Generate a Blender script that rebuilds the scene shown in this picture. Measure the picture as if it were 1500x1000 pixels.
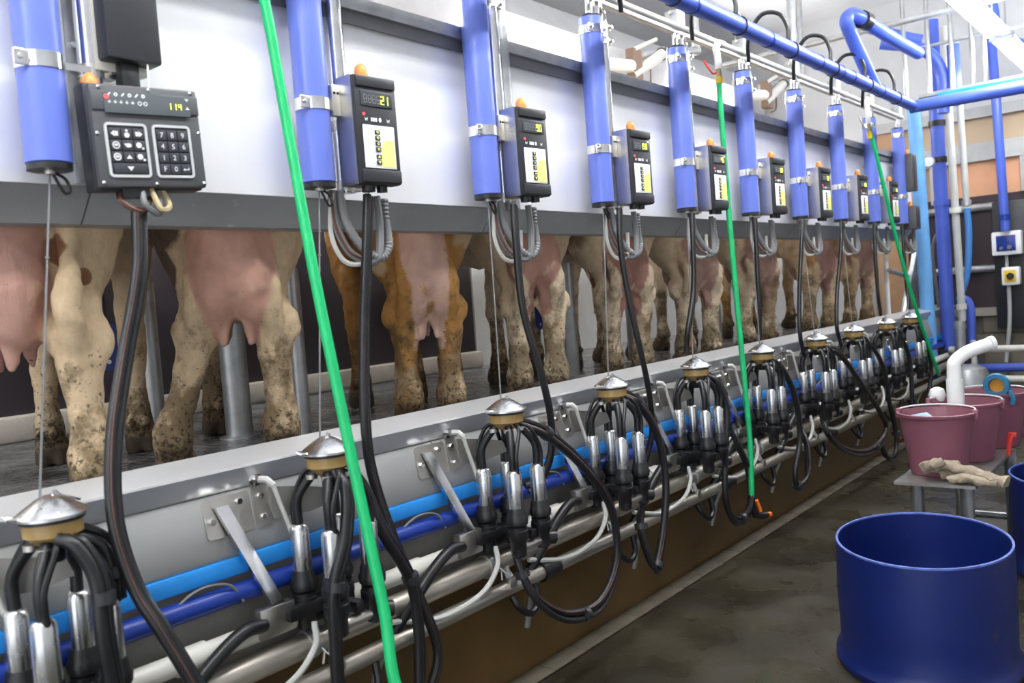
import bpy, bmesh, math, random
import numpy as np
from mathutils import Vector, Matrix
random.seed(7)
scene = bpy.context.scene
for o in list(bpy.data.objects): bpy.data.objects.remove(o)
COL = scene.collection

# ------------------------------------------------------------------ camera
EYE = 1.38                       # eye height over the pit floor
FPX = 1280.0                     # focal length in pixels of the 1500 px frame
_Y = Vector((1035., -139., FPX)).normalized()
_U = Vector((-0.075, -1., (0.075*1035-139)/FPX)).normalized()
_X = _U.cross(_Y)
if _X.x < 0: _X = -_X
_X.normalize()
cam_d = bpy.data.cameras.new('camera'); cam = bpy.data.objects.new('camera', cam_d); COL.objects.link(cam)
right = Vector((_X.x, _Y.x, _U.x)); down = Vector((_X.y, _Y.y, _U.y)); fwd = Vector((_X.z, _Y.z, _U.z))
R3 = Matrix((right, -down, -fwd)).transposed()
cam.matrix_world = Matrix.Translation((0, 0, EYE)) @ R3.to_4x4()
cam_d.sensor_width = 36; cam_d.lens = FPX/1500*36; cam_d.clip_start = .02; cam_d.clip_end = 100
cam_d.dof.use_dof = True; cam_d.dof.focus_distance = 3.3; cam_d.dof.aperture_fstop = 3.6
scene.camera = cam
def ray(px, py):
    d = Vector((px-750, py-500, FPX)); return Vector((d.dot(_X), d.dot(_Y), d.dot(_U)))
def at(px, py, X):                 # point of the plane x = X
    r = ray(px, py); r = r*(X/r.x); return Vector((r.x, r.y, r.z+EYE))
def atZ(px, py, Z):                # point of the plane z = Z (over the floor)
    r = ray(px, py); r = r*((Z-EYE)/r.z); return Vector((r.x, r.y, Z))
def atY(px, py, Y):
    r = ray(px, py); r = r*(Y/r.y); return Vector((r.x, r.y, r.z+EYE))

# ------------------------------------------------------------------ world, light, exposure
w = bpy.data.worlds.new('world'); scene.world = w; w.use_nodes = True
w.node_tree.nodes['Background'].inputs[0].default_value = (.93, .96, 1, 1)
w.node_tree.nodes['Background'].inputs[1].default_value = 0.75
scene.view_settings.view_transform = 'Standard'; scene.view_settings.look = 'None'
scene.view_settings.gamma = 1; scene.view_settings.use_curve_mapping = False
scene.view_settings.exposure = 1.4
LAMP = 26.0                       # emission of the fluorescent tubes

# ------------------------------------------------------------------ materials
MATS = {}
def mat(name, col, rough=.5, metal=0., bump=0., bscale=60., var=0., vscale=8., emit=0., spec=None, trans=0., stretch=None, dirt=None):
    if name in MATS: return MATS[name]
    m = bpy.data.materials.new(name); m.use_nodes = True; nt = m.node_tree; b = nt.nodes['Principled BSDF']
    b.inputs['Base Color'].default_value = (*col, 1); b.inputs['Roughness'].default_value = rough; b.inputs['Metallic'].default_value = metal
    if spec is not None: b.inputs['Specular IOR Level'].default_value = spec
    if trans: b.inputs['Transmission Weight'].default_value = trans
    if emit: b.inputs['Emission Color'].default_value = (*col, 1); b.inputs['Emission Strength'].default_value = emit
    tc = nt.nodes.new('ShaderNodeTexCoord'); src = tc.outputs['Object']
    if stretch:
        mp = nt.nodes.new('ShaderNodeMapping'); mp.inputs['Scale'].default_value = stretch; nt.links.new(src, mp.inputs[0]); src = mp.outputs[0]
    csock = None
    if var:
        n = nt.nodes.new('ShaderNodeTexNoise'); n.inputs['Scale'].default_value = vscale; n.inputs['Detail'].default_value = 6; nt.links.new(src, n.inputs[0])
        r = nt.nodes.new('ShaderNodeValToRGB'); nt.links.new(n.outputs[0], r.inputs[0])
        r.color_ramp.elements[0].position = .3; r.color_ramp.elements[1].position = .7
        r.color_ramp.elements[0].color = (*[max(0, c*(1-var)) for c in col], 1); r.color_ramp.elements[1].color = (*[min(1, c*(1+var)) for c in col], 1)
        csock = r.outputs[0]
        rr = nt.nodes.new('ShaderNodeMapRange'); rr.inputs['To Min'].default_value = max(.02, rough*(1-var)); rr.inputs['To Max'].default_value = min(1, rough*(1+var)); nt.links.new(n.outputs[0], rr.inputs[0]); nt.links.new(rr.outputs[0], b.inputs['Roughness'])
    if dirt:                       # (colour, threshold, scale)
        n2 = nt.nodes.new('ShaderNodeTexNoise'); n2.inputs['Scale'].default_value = dirt[2]; n2.inputs['Detail'].default_value = 8; n2.inputs['Roughness'].default_value = .65; nt.links.new(tc.outputs['Object'], n2.inputs[0])
        r2 = nt.nodes.new('ShaderNodeValToRGB'); r2.color_ramp.elements[0].position = dirt[1]; r2.color_ramp.elements[1].position = dirt[1]+.09; nt.links.new(n2.outputs[0], r2.inputs[0])
        mx = nt.nodes.new('ShaderNodeMix'); mx.data_type = 'RGBA'; nt.links.new(r2.outputs[0], mx.inputs[0])
        if csock: nt.links.new(csock, mx.inputs[6])
        else: mx.inputs[6].default_value = (*col, 1)
        mx.inputs[7].default_value = (*dirt[0], 1); csock = mx.outputs[2]
    if csock: nt.links.new(csock, b.inputs['Base Color'])
    if bump:
        n3 = nt.nodes.new('ShaderNodeTexNoise'); n3.inputs['Scale'].default_value = bscale; n3.inputs['Detail'].default_value = 4; nt.links.new(src, n3.inputs[0])
        bp = nt.nodes.new('ShaderNodeBump'); bp.inputs['Strength'].default_value = bump; bp.inputs['Distance'].default_value = .01; nt.links.new(n3.outputs[0], bp.inputs['Height']); nt.links.new(bp.outputs[0], b.inputs['Normal'])
    MATS[name] = m; return m

M = dict(
 bluecyl=mat('blue_enamel', (.125, .18, .60), .3, var=.05, vscale=5),
 bluepipe=mat('blue_painted_pipe', (.065, .12, .54), .35, var=.1, vscale=4),
 skyblue=mat('sky_blue_plastic', (.02, .27, .75), .45, var=.1),
 royal=mat('royal_blue_pipe', (.008, .035, .27), .35, var=.15),
 steel=mat('stainless_steel', (.62, .60, .56), .36, 1., var=.06, vscale=12),
 bright=mat('polished_steel', (.82, .82, .83), .16, 1., var=.1, vscale=30),
 galv=mat('galvanised_steel', (.44, .455, .46), .42, .8, var=.18, vscale=14, bump=.05, bscale=40),
 panel=mat('brushed_sheet_steel', (.88, .885, .90), .36, .35, var=.05, vscale=1.4, stretch=(1, 3, .4), dirt=((.55, .54, .52), .68, 3)),
 panellip=mat('shaded_sheet_lip', (.30, .31, .32), .4, .5, var=.12, vscale=4, dirt=((.5, .5, .48), .64, 22)),  # shade of the downward-sloping lip is put into this darker grey
 kerb=mat('kerb_sheet_steel', (.42, .425, .42), .42, .5, var=.12, vscale=2.2, stretch=(1, 1, 3), dirt=((.36, .35, .33), .62, 6)),
 satin=mat('satin_steel', (.68, .69, .70), .27, 1., var=.06, vscale=30),
 lip=mat('lit_lip_steel', (.60, .61, .62), .32, .4, var=.05, vscale=3, dirt=((.5, .49, .47), .68, 9)), dullsteel=mat('dull_pipe_steel', (.50, .47, .41), .42, .9, var=.1, vscale=5),  # lip: kerb steel made paler, its lit top put into the colour
 black=mat('black_rubber', (.010, .010, .012), .36, var=.25, vscale=20, bump=.05, bscale=120),
 blackred=mat('rust_stripe_rubber', (.10, .035, .022), .5, var=.3),
 greyhose=mat('grey_corrugated_hose', (.17, .175, .18), .5, var=.2),
 blackplastic=mat('black_plastic_housing', (.022, .023, .028), .42, bump=.03, bscale=300),
 darkgrey=mat('dark_grey_plastic', (.075, .077, .085), .45, bump=.03, bscale=300),
 keyblack=mat('key_rubber', (.03, .032, .042), .5),
 white=mat('white_plastic', (.84, .85, .84), .35),
 cream=mat('cream_pvc', (.62, .61, .56), .4, var=.08),
 amber=mat('amber_bowl', (.50, .33, .12), .22, trans=.25, var=.1, vscale=20),
 orange=mat('orange_lamp_plastic', (.72, .24, .05), .35, var=.15, vscale=60),
 yellow=mat('yellow_plastic', (.85, .55, .03), .4),
 red=mat('red_plastic', (.75, .04, .03), .4),
 green=mat('green_hose', (.0, .42, .13), .38, var=.12, vscale=15, bump=.06, bscale=90),
 glassdark=mat('display_glass', (.055, .06, .07), .12),
 labelwhite=mat('label_white', (.86, .87, .87), .4), labelyellow=mat('label_yellow', (.86, .86, .25), .4),
 digit=mat('lit_digit', (.75, .9, .08), .4, emit=1.0), digitoff=mat('unlit_digit', (.17, .18, .19), .4),
 redled=mat('red_indicator', (1, .05, .06), .4, emit=.9), icon=mat('icon_grey', (.72, .73, .74), .5),
 rubberwall=mat('dark_rubber_board', (.022, .017, .022), .55, var=.3, vscale=3),
 concrete=mat('concrete', (.25, .24, .22), .75, var=.25, vscale=5, bump=.2, bscale=30),
 whitepaint=mat('white_painted_wall', (.62, .63, .64), .6, var=.03),
 ceiling=mat('white_ceiling', (.76, .77, .79), .6, var=.03),
 beige=mat('beige_board', (.52, .40, .27), .6, var=.08, vscale=2), terracotta=mat('terracotta_board', (.62, .33, .19), .6, var=.15, vscale=2),
 barrel=mat('blue_barrel_plastic', (.005, .016, .125), .4, var=.12, vscale=3, bump=.08, bscale=9, dirt=((.03, .035, .09), .63, 14)),
 bucket=mat('mauve_bucket_plastic', (.24, .085, .12), .45, var=.12, vscale=4, dirt=((.14, .045, .06), .62, 8)),
 benchtop=mat('worn_sheet_metal', (.33, .32, .30), .4, .6, var=.25, vscale=9),
 rag=mat('beige_rag', (.36, .30, .22), .9, var=.15, vscale=30, bump=.4, bscale=140),
 clear=mat('translucent_tube', (.55, .55, .52), .3), beam=mat('pale_beam', (.45, .46, .45), .5, var=.08),
 tube=mat('fluorescent_tube', (1, 1, 1), .5, emit=LAMP),
 paleblue=mat('pale_blue_post', (.13, .36, .70), .45, var=.08), ringblue=mat('ring_blue', (.02, .17, .33), .4),
)

# ------------------------------------------------------------------ mesh helpers
class MB:
    def __init__(s): s.v = []; s.f = []
    def add(s, vs, fs):
        n = len(s.v); s.v += [tuple(v) for v in vs]; s.f += [tuple(i+n for i in f) for f in fs]; return s
    def box(s, lo, hi, bev=0.):
        x0, y0, z0 = lo; x1, y1, z1 = hi
        if bev <= 0:
            vs = [(x, y, z) for x in (x0, x1) for y in (y0, y1) for z in (z0, z1)]
            return s.add(vs, [(0, 1, 3, 2), (4, 6, 7, 5), (0, 4, 5, 1), (2, 3, 7, 6), (0, 2, 6, 4), (1, 5, 7, 3)])
        bm = bmesh.new(); bmesh.ops.create_cube(bm, size=1, matrix=Matrix.Translation(((x0+x1)/2, (y0+y1)/2, (z0+z1)/2)) @ Matrix.Diagonal((x1-x0, y1-y0, z1-z0, 1)))
        bmesh.ops.bevel(bm, geom=bm.edges[:], offset=bev, segments=2, profile=.5, affect='EDGES')
        bm.verts.index_update(); s.add([v.co[:] for v in bm.verts], [[v.index for v in f.verts] for f in bm.faces]); bm.free(); return s
    def cyl(s, p0, p1, r, r2=None, seg=16, cap=True):
        return s.tube([p0, p1], [r, r if r2 is None else r2], seg, cap)
    def tube(s, pts, r, seg=8, cap=True):
        pts = [Vector(p) for p in pts]; n = len(pts)
        rs = r if isinstance(r, (list, tuple)) else [r]*n
        t0 = (pts[1]-pts[0]).normalized(); a = Vector((0, 0, 1)) if abs(t0.z) < .9 else Vector((1, 0, 0)); nx = t0.cross(a).normalized()
        vs = []; fs = []; prev = t0
        for i in range(n):
            t = (pts[min(i+1, n-1)]-pts[max(i-1, 0)]).normalized()
            q = prev.rotation_difference(t); nx = (q @ nx); nx = (nx-t*nx.dot(t)).normalized(); prev = t; ny = t.cross(nx)
            for k in range(seg):
                an = 2*math.pi*k/seg; vs.append(pts[i]+(nx*math.cos(an)+ny*math.sin(an))*rs[i])
        for i in range(n-1):
            for k in range(seg): k2 = (k+1) % seg; fs.append((i*seg+k, i*seg+k2, (i+1)*seg+k2, (i+1)*seg+k))
        if cap: fs.append(tuple(range(seg-1, -1, -1))); fs.append(tuple((n-1)*seg+k for k in range(seg)))
        return s.add(vs, fs)
    def lathe(s, prof, c=(0, 0, 0), seg=24, axis='z', sx=1., sy=1., rot=0., closed=False):
        vs = []; fs = []; n = len(prof); c = Vector(c)
        for r, h in prof:
            for k in range(seg):
                an = 2*math.pi*k/seg; x, y = r*math.cos(an)*sx, r*math.sin(an)*sy
                x, y = x*math.cos(rot)-y*math.sin(rot), x*math.sin(rot)+y*math.cos(rot)
                p = {'z': (x, y, h), 'x': (h, x, y), 'y': (y, h, x)}[axis]; vs.append(c+Vector(p))
        for i in range(n-1):
            for k in range(seg): k2 = (k+1) % seg; fs.append((i*seg+k, i*seg+k2, (i+1)*seg+k2, (i+1)*seg+k))
        if closed:
            for k in range(seg): k2 = (k+1) % seg; fs.append(((n-1)*seg+k, (n-1)*seg+k2, k2, k))
        else:
            fs.append(tuple(range(seg-1, -1, -1))); fs.append(tuple((n-1)*seg+k for k in range(seg)))
        return s.add(vs, fs)
    def extrude_y(s, prof, y0, y1):              # closed (x,z) outline swept along Y
        n = len(prof); vs = [(x, y0, z) for x, z in prof]+[(x, y1, z) for x, z in prof]
        fs = [(i, (i+1) % n, n+(i+1) % n, n+i) for i in range(n)]+[tuple(range(n-1, -1, -1)), tuple(range(n, 2*n))]
        return s.add(vs, fs)
    def prism(s, poly, off):                       # polygon (3D points) thickened by a vector
        n = len(poly); poly = [Vector(p) for p in poly]; off = Vector(off)
        return s.add(poly+[p+off for p in poly], [(i, (i+1) % n, n+(i+1) % n, n+i) for i in range(n)]+[tuple(range(n-1, -1, -1)), tuple(range(n, 2*n))])
    def mesh(s, name, m, ang=40):
        me = bpy.data.meshes.new(name); me.from_pydata(s.v, [], s.f); me.validate()
        bm = bmesh.new(); bm.from_mesh(me); bmesh.ops.recalc_face_normals(bm, faces=bm.faces); bm.to_mesh(me); bm.free()
        me.polygons.foreach_set('use_smooth', [True]*len(me.polygons)); me.set_sharp_from_angle(angle=math.radians(ang))
        if m: me.materials.append(m)
        return me
    def build(s, name, m, parent=None, **kw): return link(name, s.mesh(name, m), parent, **kw)
def link(name, data, parent=None, label=None, cat=None, group=None, kind=None, loc=None):
    o = bpy.data.objects.new(name, data); COL.objects.link(o)
    if parent: o.parent = parent
    if loc is not None: o.location = loc
    return tag(o, label, cat, group, kind)
def tag(o, label=None, cat=None, group=None, kind=None):
    for k, v in (('label', label), ('category', cat), ('group', group), ('kind', kind)):
        if v: o[k] = v
    return o
def thing(name, loc, label, cat, group=None):
    o = bpy.data.objects.new(name, None); COL.objects.link(o); o.location = loc; o.empty_display_size = .05
    return tag(o, label, cat, group)
def copy_tree(o, parent=None):
    c = o.copy(); COL.objects.link(c); c.parent = parent
    for ch in list(o.children): copy_tree(ch, c)
    return c
def spline(pts, n=8):                            # Catmull-Rom through the points
    P = [Vector(p) for p in pts]; P = [P[0]*2-P[1]]+P+[P[-1]*2-P[-2]]; out = []
    for i in range(1, len(P)-2):
        a, b, c, d = P[i-1:i+3]
        for k in range(n):
            t = k/n; out.append(.5*((2*b)+(c-a)*t+(2*a-5*b+4*c-d)*t*t+(3*b-a-3*c+d)*t**3))
    out.append(P[-2]); return out
def text_mesh(txt, size, m, extrude=.0004):
    cu = bpy.data.curves.new('txt', 'FONT'); cu.body = txt; cu.size = size; cu.extrude = extrude; cu.align_x = 'CENTER'; cu.align_y = 'CENTER'; cu.resolution_u = 2
    o = bpy.data.objects.new('txt', cu); COL.objects.link(o); dg = bpy.context.evaluated_depsgraph_get()
    me = bpy.data.meshes.new_from_object(o.evaluated_get(dg)); bpy.data.objects.remove(o); bpy.data.curves.remove(cu)
    me.materials.clear(); me.materials.append(m)
    me.transform(Matrix(((0, 0, 1, 0), (1, 0, 0, 0), (0, 1, 0, 0), (0, 0, 0, 1))))   # reads along +Y, faces +X
    return me
ORD = ['first', 'second', 'third', 'fourth', 'fifth', 'sixth', 'seventh', 'eighth', 'ninth', 'tenth', 'eleventh', 'twelfth']
Z = lambda r: r+EYE                               # height relative to the eye
PLAT = Z(-.49)                                   # cow platform
NS = 10
YC = [.889+.747*k for k in range(NS)]             # the milking stations along the pit

# ================================================================== THE SETTING
def structure(name, mb, m, **kw): return mb.build(name, m, kind='structure', **kw)
# wet pit floor
def wet(name, c0, c1, rmin, rmax, sc, bump, wave=14, dist=.01):
    m = bpy.data.materials.new(name); m.use_nodes = True; nt = m.node_tree; b = nt.nodes['Principled BSDF']
    tc = nt.nodes.new('ShaderNodeTexCoord'); n = nt.nodes.new('ShaderNodeTexNoise'); n.inputs['Scale'].default_value = sc; n.inputs['Detail'].default_value = 7; nt.links.new(tc.outputs['Object'], n.inputs[0])
    r = nt.nodes.new('ShaderNodeValToRGB'); r.color_ramp.elements[0].position = .35; r.color_ramp.elements[1].position = .68; r.color_ramp.elements[0].color = (*c0, 1); r.color_ramp.elements[1].color = (*c1, 1)
    nt.links.new(n.outputs[0], r.inputs[0]); nt.links.new(r.outputs[0], b.inputs['Base Color'])
    n2 = nt.nodes.new('ShaderNodeTexNoise'); n2.inputs['Scale'].default_value = sc*1.7; n2.inputs['Detail'].default_value = 4; nt.links.new(tc.outputs['Object'], n2.inputs[0])
    mr = nt.nodes.new('ShaderNodeMapRange'); mr.inputs['From Min'].default_value = .35; mr.inputs['From Max'].default_value = .65; mr.inputs['To Min'].default_value = rmin; mr.inputs['To Max'].default_value = rmax
    nt.links.new(n2.outputs[0], mr.inputs[0]); nt.links.new(mr.outputs[0], b.inputs['Roughness'])
    n3 = nt.nodes.new('ShaderNodeTexNoise'); n3.inputs['Scale'].default_value = sc*wave; nt.links.new(tc.outputs['Object'], n3.inputs[0])
    bp = nt.nodes.new('ShaderNodeBump'); bp.inputs['Strength'].default_value = bump; bp.inputs['Distance'].default_value = dist; nt.links.new(n3.outputs[0], bp.inputs['Height']); nt.links.new(bp.outputs[0], b.inputs['Normal'])
    return m
FLOOR_M = wet('wet_pit_floor', (.022, .019, .012), (.055, .047, .030), .15, .45, 2.2, .12)
PLAT_M = wet('wet_platform', (.06, .06, .065), (.26, .26, .27), .03, .16, 5, 1., 5, .03)  # paler patches put the wet glare into the base colour
WALL_M = mat('stained_brown_pit_wall', (.115, .066, .020), .32, var=.3, vscale=3, dirt=((.20, .13, .06), .66, 4))
structure('floor', MB().box((-2.0, -2.5, -.1), (2.6, 9.6, 0)), FLOOR_M)
structure('wall_pit', MB().box((-2.25, -2.5, -.1), (-2.03, 9.6, Z(-.93))), WALL_M)
structure('wall_pit_upper', MB().box((-2.25, -2.5, Z(-.93)), (-2.05, 9.6, Z(-.62))), M['concrete'])
t1 = structure('trim_1', MB().box((-2.03, -2.5, -.05), (-2.0, 9.6, .004)), M['concrete'])
tilem = MB().box((0, 0, 0), (.085, .196, .006), .002).mesh('tile', mat('pale_floor_tile', (.17, .15, .115), .3, var=.25, vscale=6))
for i in range(44): link('tile', tilem, t1, loc=(-2.025, .1+i*.2, .003))
structure('floor_platform', MB().box((-5.6, -3, PLAT-.12), (-2.14, 9.6, PLAT)), PLAT_M)
structure('wall_back', MB().box((-5.5, -3, PLAT), (-5.4, 13, Z(2.9))), M['whitepaint'])
structure('ceiling', MB().box((-5.6, -3, Z(2.7)), (3.0, 9.7, Z(2.8))), M['ceiling'])
structure('wall_right', MB().box((2.6, -2.5, 0), (2.75, 9.6, Z(2.7))), M['whitepaint'])
# far wall at the end of the pit: concrete block below, dark board, beige board, terracotta opening, pale beams
FY = 9.5
structure('wall_far', MB().box((-5.5, FY+.06, -.1), (3, FY+.2, Z(2.7))), M['whitepaint'])
blockm = mat('grey_block', (.155, .14, .105), .8, var=.2, vscale=4, bump=.3, bscale=25)
wl = structure('wall_far_lower', MB().box((-2.0, FY+.02, 0), (2.6, FY+.06, Z(-.5))), mat('mortar', (.11, .10, .08), .9))
bmsh = MB().box((0, 0, 0), (.385, .022, .165), .004).mesh('block', blockm)
for j in range(5):
    for i in range(9): link('block', bmsh, wl, loc=(-2.0+i*.4-(.2 if j % 2 else 0)+.2, FY, .01+j*.175))
structure('wall_far_ledge', MB().box((-2.6, FY-.04, Z(-.5)), (2.6, FY+.06, Z(-.42))), mat('dusty_ledge', (.34, .31, .26), .8, var=.2))
structure('wall_far_board', MB().box((-2.45, FY, Z(-.42)), (2.6, FY+.06, Z(.66))), mat('plum_black_board', (.032, .020, .025), .45, var=.2, vscale=2))
structure('wall_far_beige', MB().box((-2.7, FY+.02, Z(.66)), (2.6, FY+.06, Z(1.42))), M['beige'])
structure('window_1', MB().box((-2.05, FY, Z(.66)), (-1.42, FY+.05, Z(.99))), M['terracotta'])
structure('trim_2', MB().box((-2.3, FY-.05, Z(.99)), (2.6, FY+.02, Z(1.16))), M['beam'])
structure('trim_3', MB().box((-2.7, FY-.05, Z(1.40)), (2.6, FY+.02, Z(1.50))), M['beam'])
structure('trim_4', MB().box((-2.2, FY-.06, Z(.62)), (-2.05, FY+.0, Z(1.0))), M['beam'])
structure('trim_5', MB().box((-1.42, FY-.04, Z(.66)), (-1.34, FY+.0, Z(1.0))), M['beam'])
structure('wall_far_tan', MB().box((-2.78, FY-.02, Z(-.5)), (-2.45, FY+.05, Z(1.42))), mat('tan_board', (.45, .27, .15), .6, var=.1))

# dark rubber board and pale kerb behind the cows, pale sheet further on
b = thing('breast_board', (-4.45, 0, PLAT), 'dark plum rubber board on a pale curb behind the nearest cows', 'board')
MB().box((-.05, -2.5, .12), (.02, 5.0, 1.05)).build('board', M['rubberwall'], b)
MB().box((-.06, -2.5, 0), (.10, 5.0, .12), .015).build('curb', mat('dirty_pale_curb', (.42, .39, .34), .7, var=.3, vscale=4, bump=.2), b)
b = thing('breast_sheet', (-4.45, 0, PLAT), 'pale grey sheet wall behind the farther cows', 'panel')
MB().box((-.05, 5.02, 0), (.02, 9.5, 1.0)).build('sheet', mat('pale_grey_sheet', (.55, .56, .56), .5, var=.05), b)

# ------------------------------------------------------------------ kerb along the platform
k = thing('platform_kerb', (-2.05, 0, PLAT), 'long galvanised steel kerb with rolled lip along the edge of the cow platform', 'kerb')
base = Vector((-2.05, 0, PLAT))
def rel(prof): return [(x-base.x, Z(z)-base.z) for x, z in prof]
MB().extrude_y(rel([(-2.16, -.50), (-2.16, -.37), (-2.145, -.357), (-2.03, -.378), (-2.018, -.382), (-2.016, -.388), (-2.022, -.394), (-2.05, -.447), (-2.06, -.447), (-2.06, -.5)]), -2.4, 9.4).build('lip', M['lip'], k)
seams = [-2.4, -.95, .55, 2.05, 3.55, 5.05, 6.55, 8.05, 9.4]
for i in range(8):
    MB().extrude_y(rel([(-2.065, -.449), (-2.047, -.449), (-2.044, -.453), (-2.012, -.606), (-2.016, -.614), (-2.055, -.614)]), seams[i]+.002, seams[i+1]-.002).build('fascia_sheet', M['kerb'], k)

# ------------------------------------------------------------------ pipes along the pit wall
def run(name, X, zr, r, m, label, cat='pipe', y0=-2.4, y1=9.3, seg=16):
    o = thing(name, (X, y0, Z(zr)), label, cat); MB().cyl((0, 0, 0), (0, y1-y0, 0), r, seg=seg).build('pipe', m, o); return o
o = thing('service_duct', (-2.02, -2.4, Z(-.637)), 'flat sky-blue duct running just under the kerb fascia', 'duct')
MB().box((-.02, 0, -.026), (.012, 11.7, .022), .006).build('duct', M['skyblue'], o)
p = run('air_pipe', -2.0, -.705, .026, M['royal'], 'dark royal blue pipe under the sky-blue duct')
p = run('wash_pipe', -1.975, -.815, .026, M['cream'], 'cream plastic pipe above the two steel pipes on the pit wall')
for k_ in range(9): MB().cyl((0, 2.4+.35+k_*.747-.04, 0), (0, 2.4+.35+k_*.747+.04, 0), .032).build('collar', M['cream'], p)
p = run('milk_pipe', -1.955, -.893, .034, M['dullsteel'], 'thick stainless milk pipe, the upper steel pipe on the pit wall')
for k_ in range(10):
    MB().cyl((0, 2.4+YC[k_]-.22, 0), (0, 2.4+YC[k_]-.195, 0), .041).build('clamp', M['galv'], p)
p = run('vacuum_pipe', -1.925, -.985, .026, M['dullsteel'], 'thin stainless pipe, the lowest pipe on the brown pit wall')
for k_ in range(5):
    q = MB().cyl((0, 2.4+2.43+k_*1.49, 0), (0, 2.4+2.52+k_*1.49, 0), .035, seg=20).build('coupling', M['black'], p)
for k_ in range(10):
    y = 2.4+YC[k_]+.02
    MB().tube([(0, y, -.02), (-.03, y, -.08), (-.06, y, -.2)], .012).build('hanger', M['galv'], p)

# ------------------------------------------------------------------ splash panel
sp = thing('splash_panel', (-2.12, 0, Z(.25)), 'long brushed steel splash panel hanging in front of the cows', 'panel')
def sr(prof): return [(x+2.12, z-.25) for x, z in prof]
pj = [-2.3, -.55, 1.02, 2.52, 4.02, 5.52, 7.02, 8.25]
for i in range(7):
    y0, y1 = pj[i]+.002, pj[i+1]-.002
    MB().extrude_y(sr([(-2.10, .345), (-2.085, .345), (-2.075, .94), (-2.09, .94)]), y0, y1).build('sheet', M['panel'], sp)
    MB().extrude_y(sr([(-2.105, .343), (-2.083, .343), (-2.155, .262), (-2.20, .258), (-2.20, .268), (-2.16, .275)]), y0, y1).build('lower_lip', M['panellip'], sp)
    MB().extrude_y(sr([(-2.11, .925), (-2.045, .925), (-2.040, .965), (-2.12, .975)]), y0, y1).build('top_rail', M['galv'], sp)
    MB().extrude_y(sr([(-2.078, .89), (-2.062, .885), (-2.06, .925), (-2.078, .925)]), y0, y1).build('rail_flange', mat('dark_grey_flange', (.2, .2, .21), .5, .5), sp)  # flange is a darker grey than the rail above it
for i in (2, 3, 4, 5, 6):
    y = pj[i]
    MB().box((.02, y-.035, .10), (.05, y+.0, .67)).build('joint_strip', M['galv'], sp)
    for zz in (.42, .56): MB().cyl((.048, y-.018, zz), (.06, y-.018, zz), .009, seg=6).build('bolt', M['bright'], sp)
for i, y in enumerate((2.60, 5.58)):
    o = thing('support_post', (-2.06 if i < 2 else -2.15, y, Z(.34) if i < 2 else PLAT), ['round galvanised post beside the control box reading 90', 'round galvanised post beside the sixth control box', 'galvanised post at the far end of the splash panel'][i], 'post')
    MB().cyl((0, 0, 0), (0, 0, (2.36 if i < 2 else 3.2)), .027, seg=20).build('pole', M['galv'], o)
    MB().box((-.02, -.05, .0), (-.012, .05, .05)).build('flange', M['galv'], o)
# frame at the far end of the panel
o = thing('end_gate_frame', (-2.24, 8.38, PLAT), 'grey steel end frame with slanted sheet beyond the last cow', 'frame')
MB().cyl((-.05, -.25, 0), (-.05, -.25, .9), .02).build('upright', M['white'], o)
MB().prism([(0, .1, 0), (0, .75, 0), (0, .75, .8), (0, .62, .8)], (-.03, 0, 0)).build('slanted_sheet', M['galv'], o)
MB().tube([(0.02, -.1, .05), (0.02, .55, .75), (0.02, .62, 1.0)], .025).build('brace', M['galv'], o)
MB().cyl((0, -.35, .5), (0, .3, .42), .02).build('cross_bar', M['galv'], o)

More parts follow.
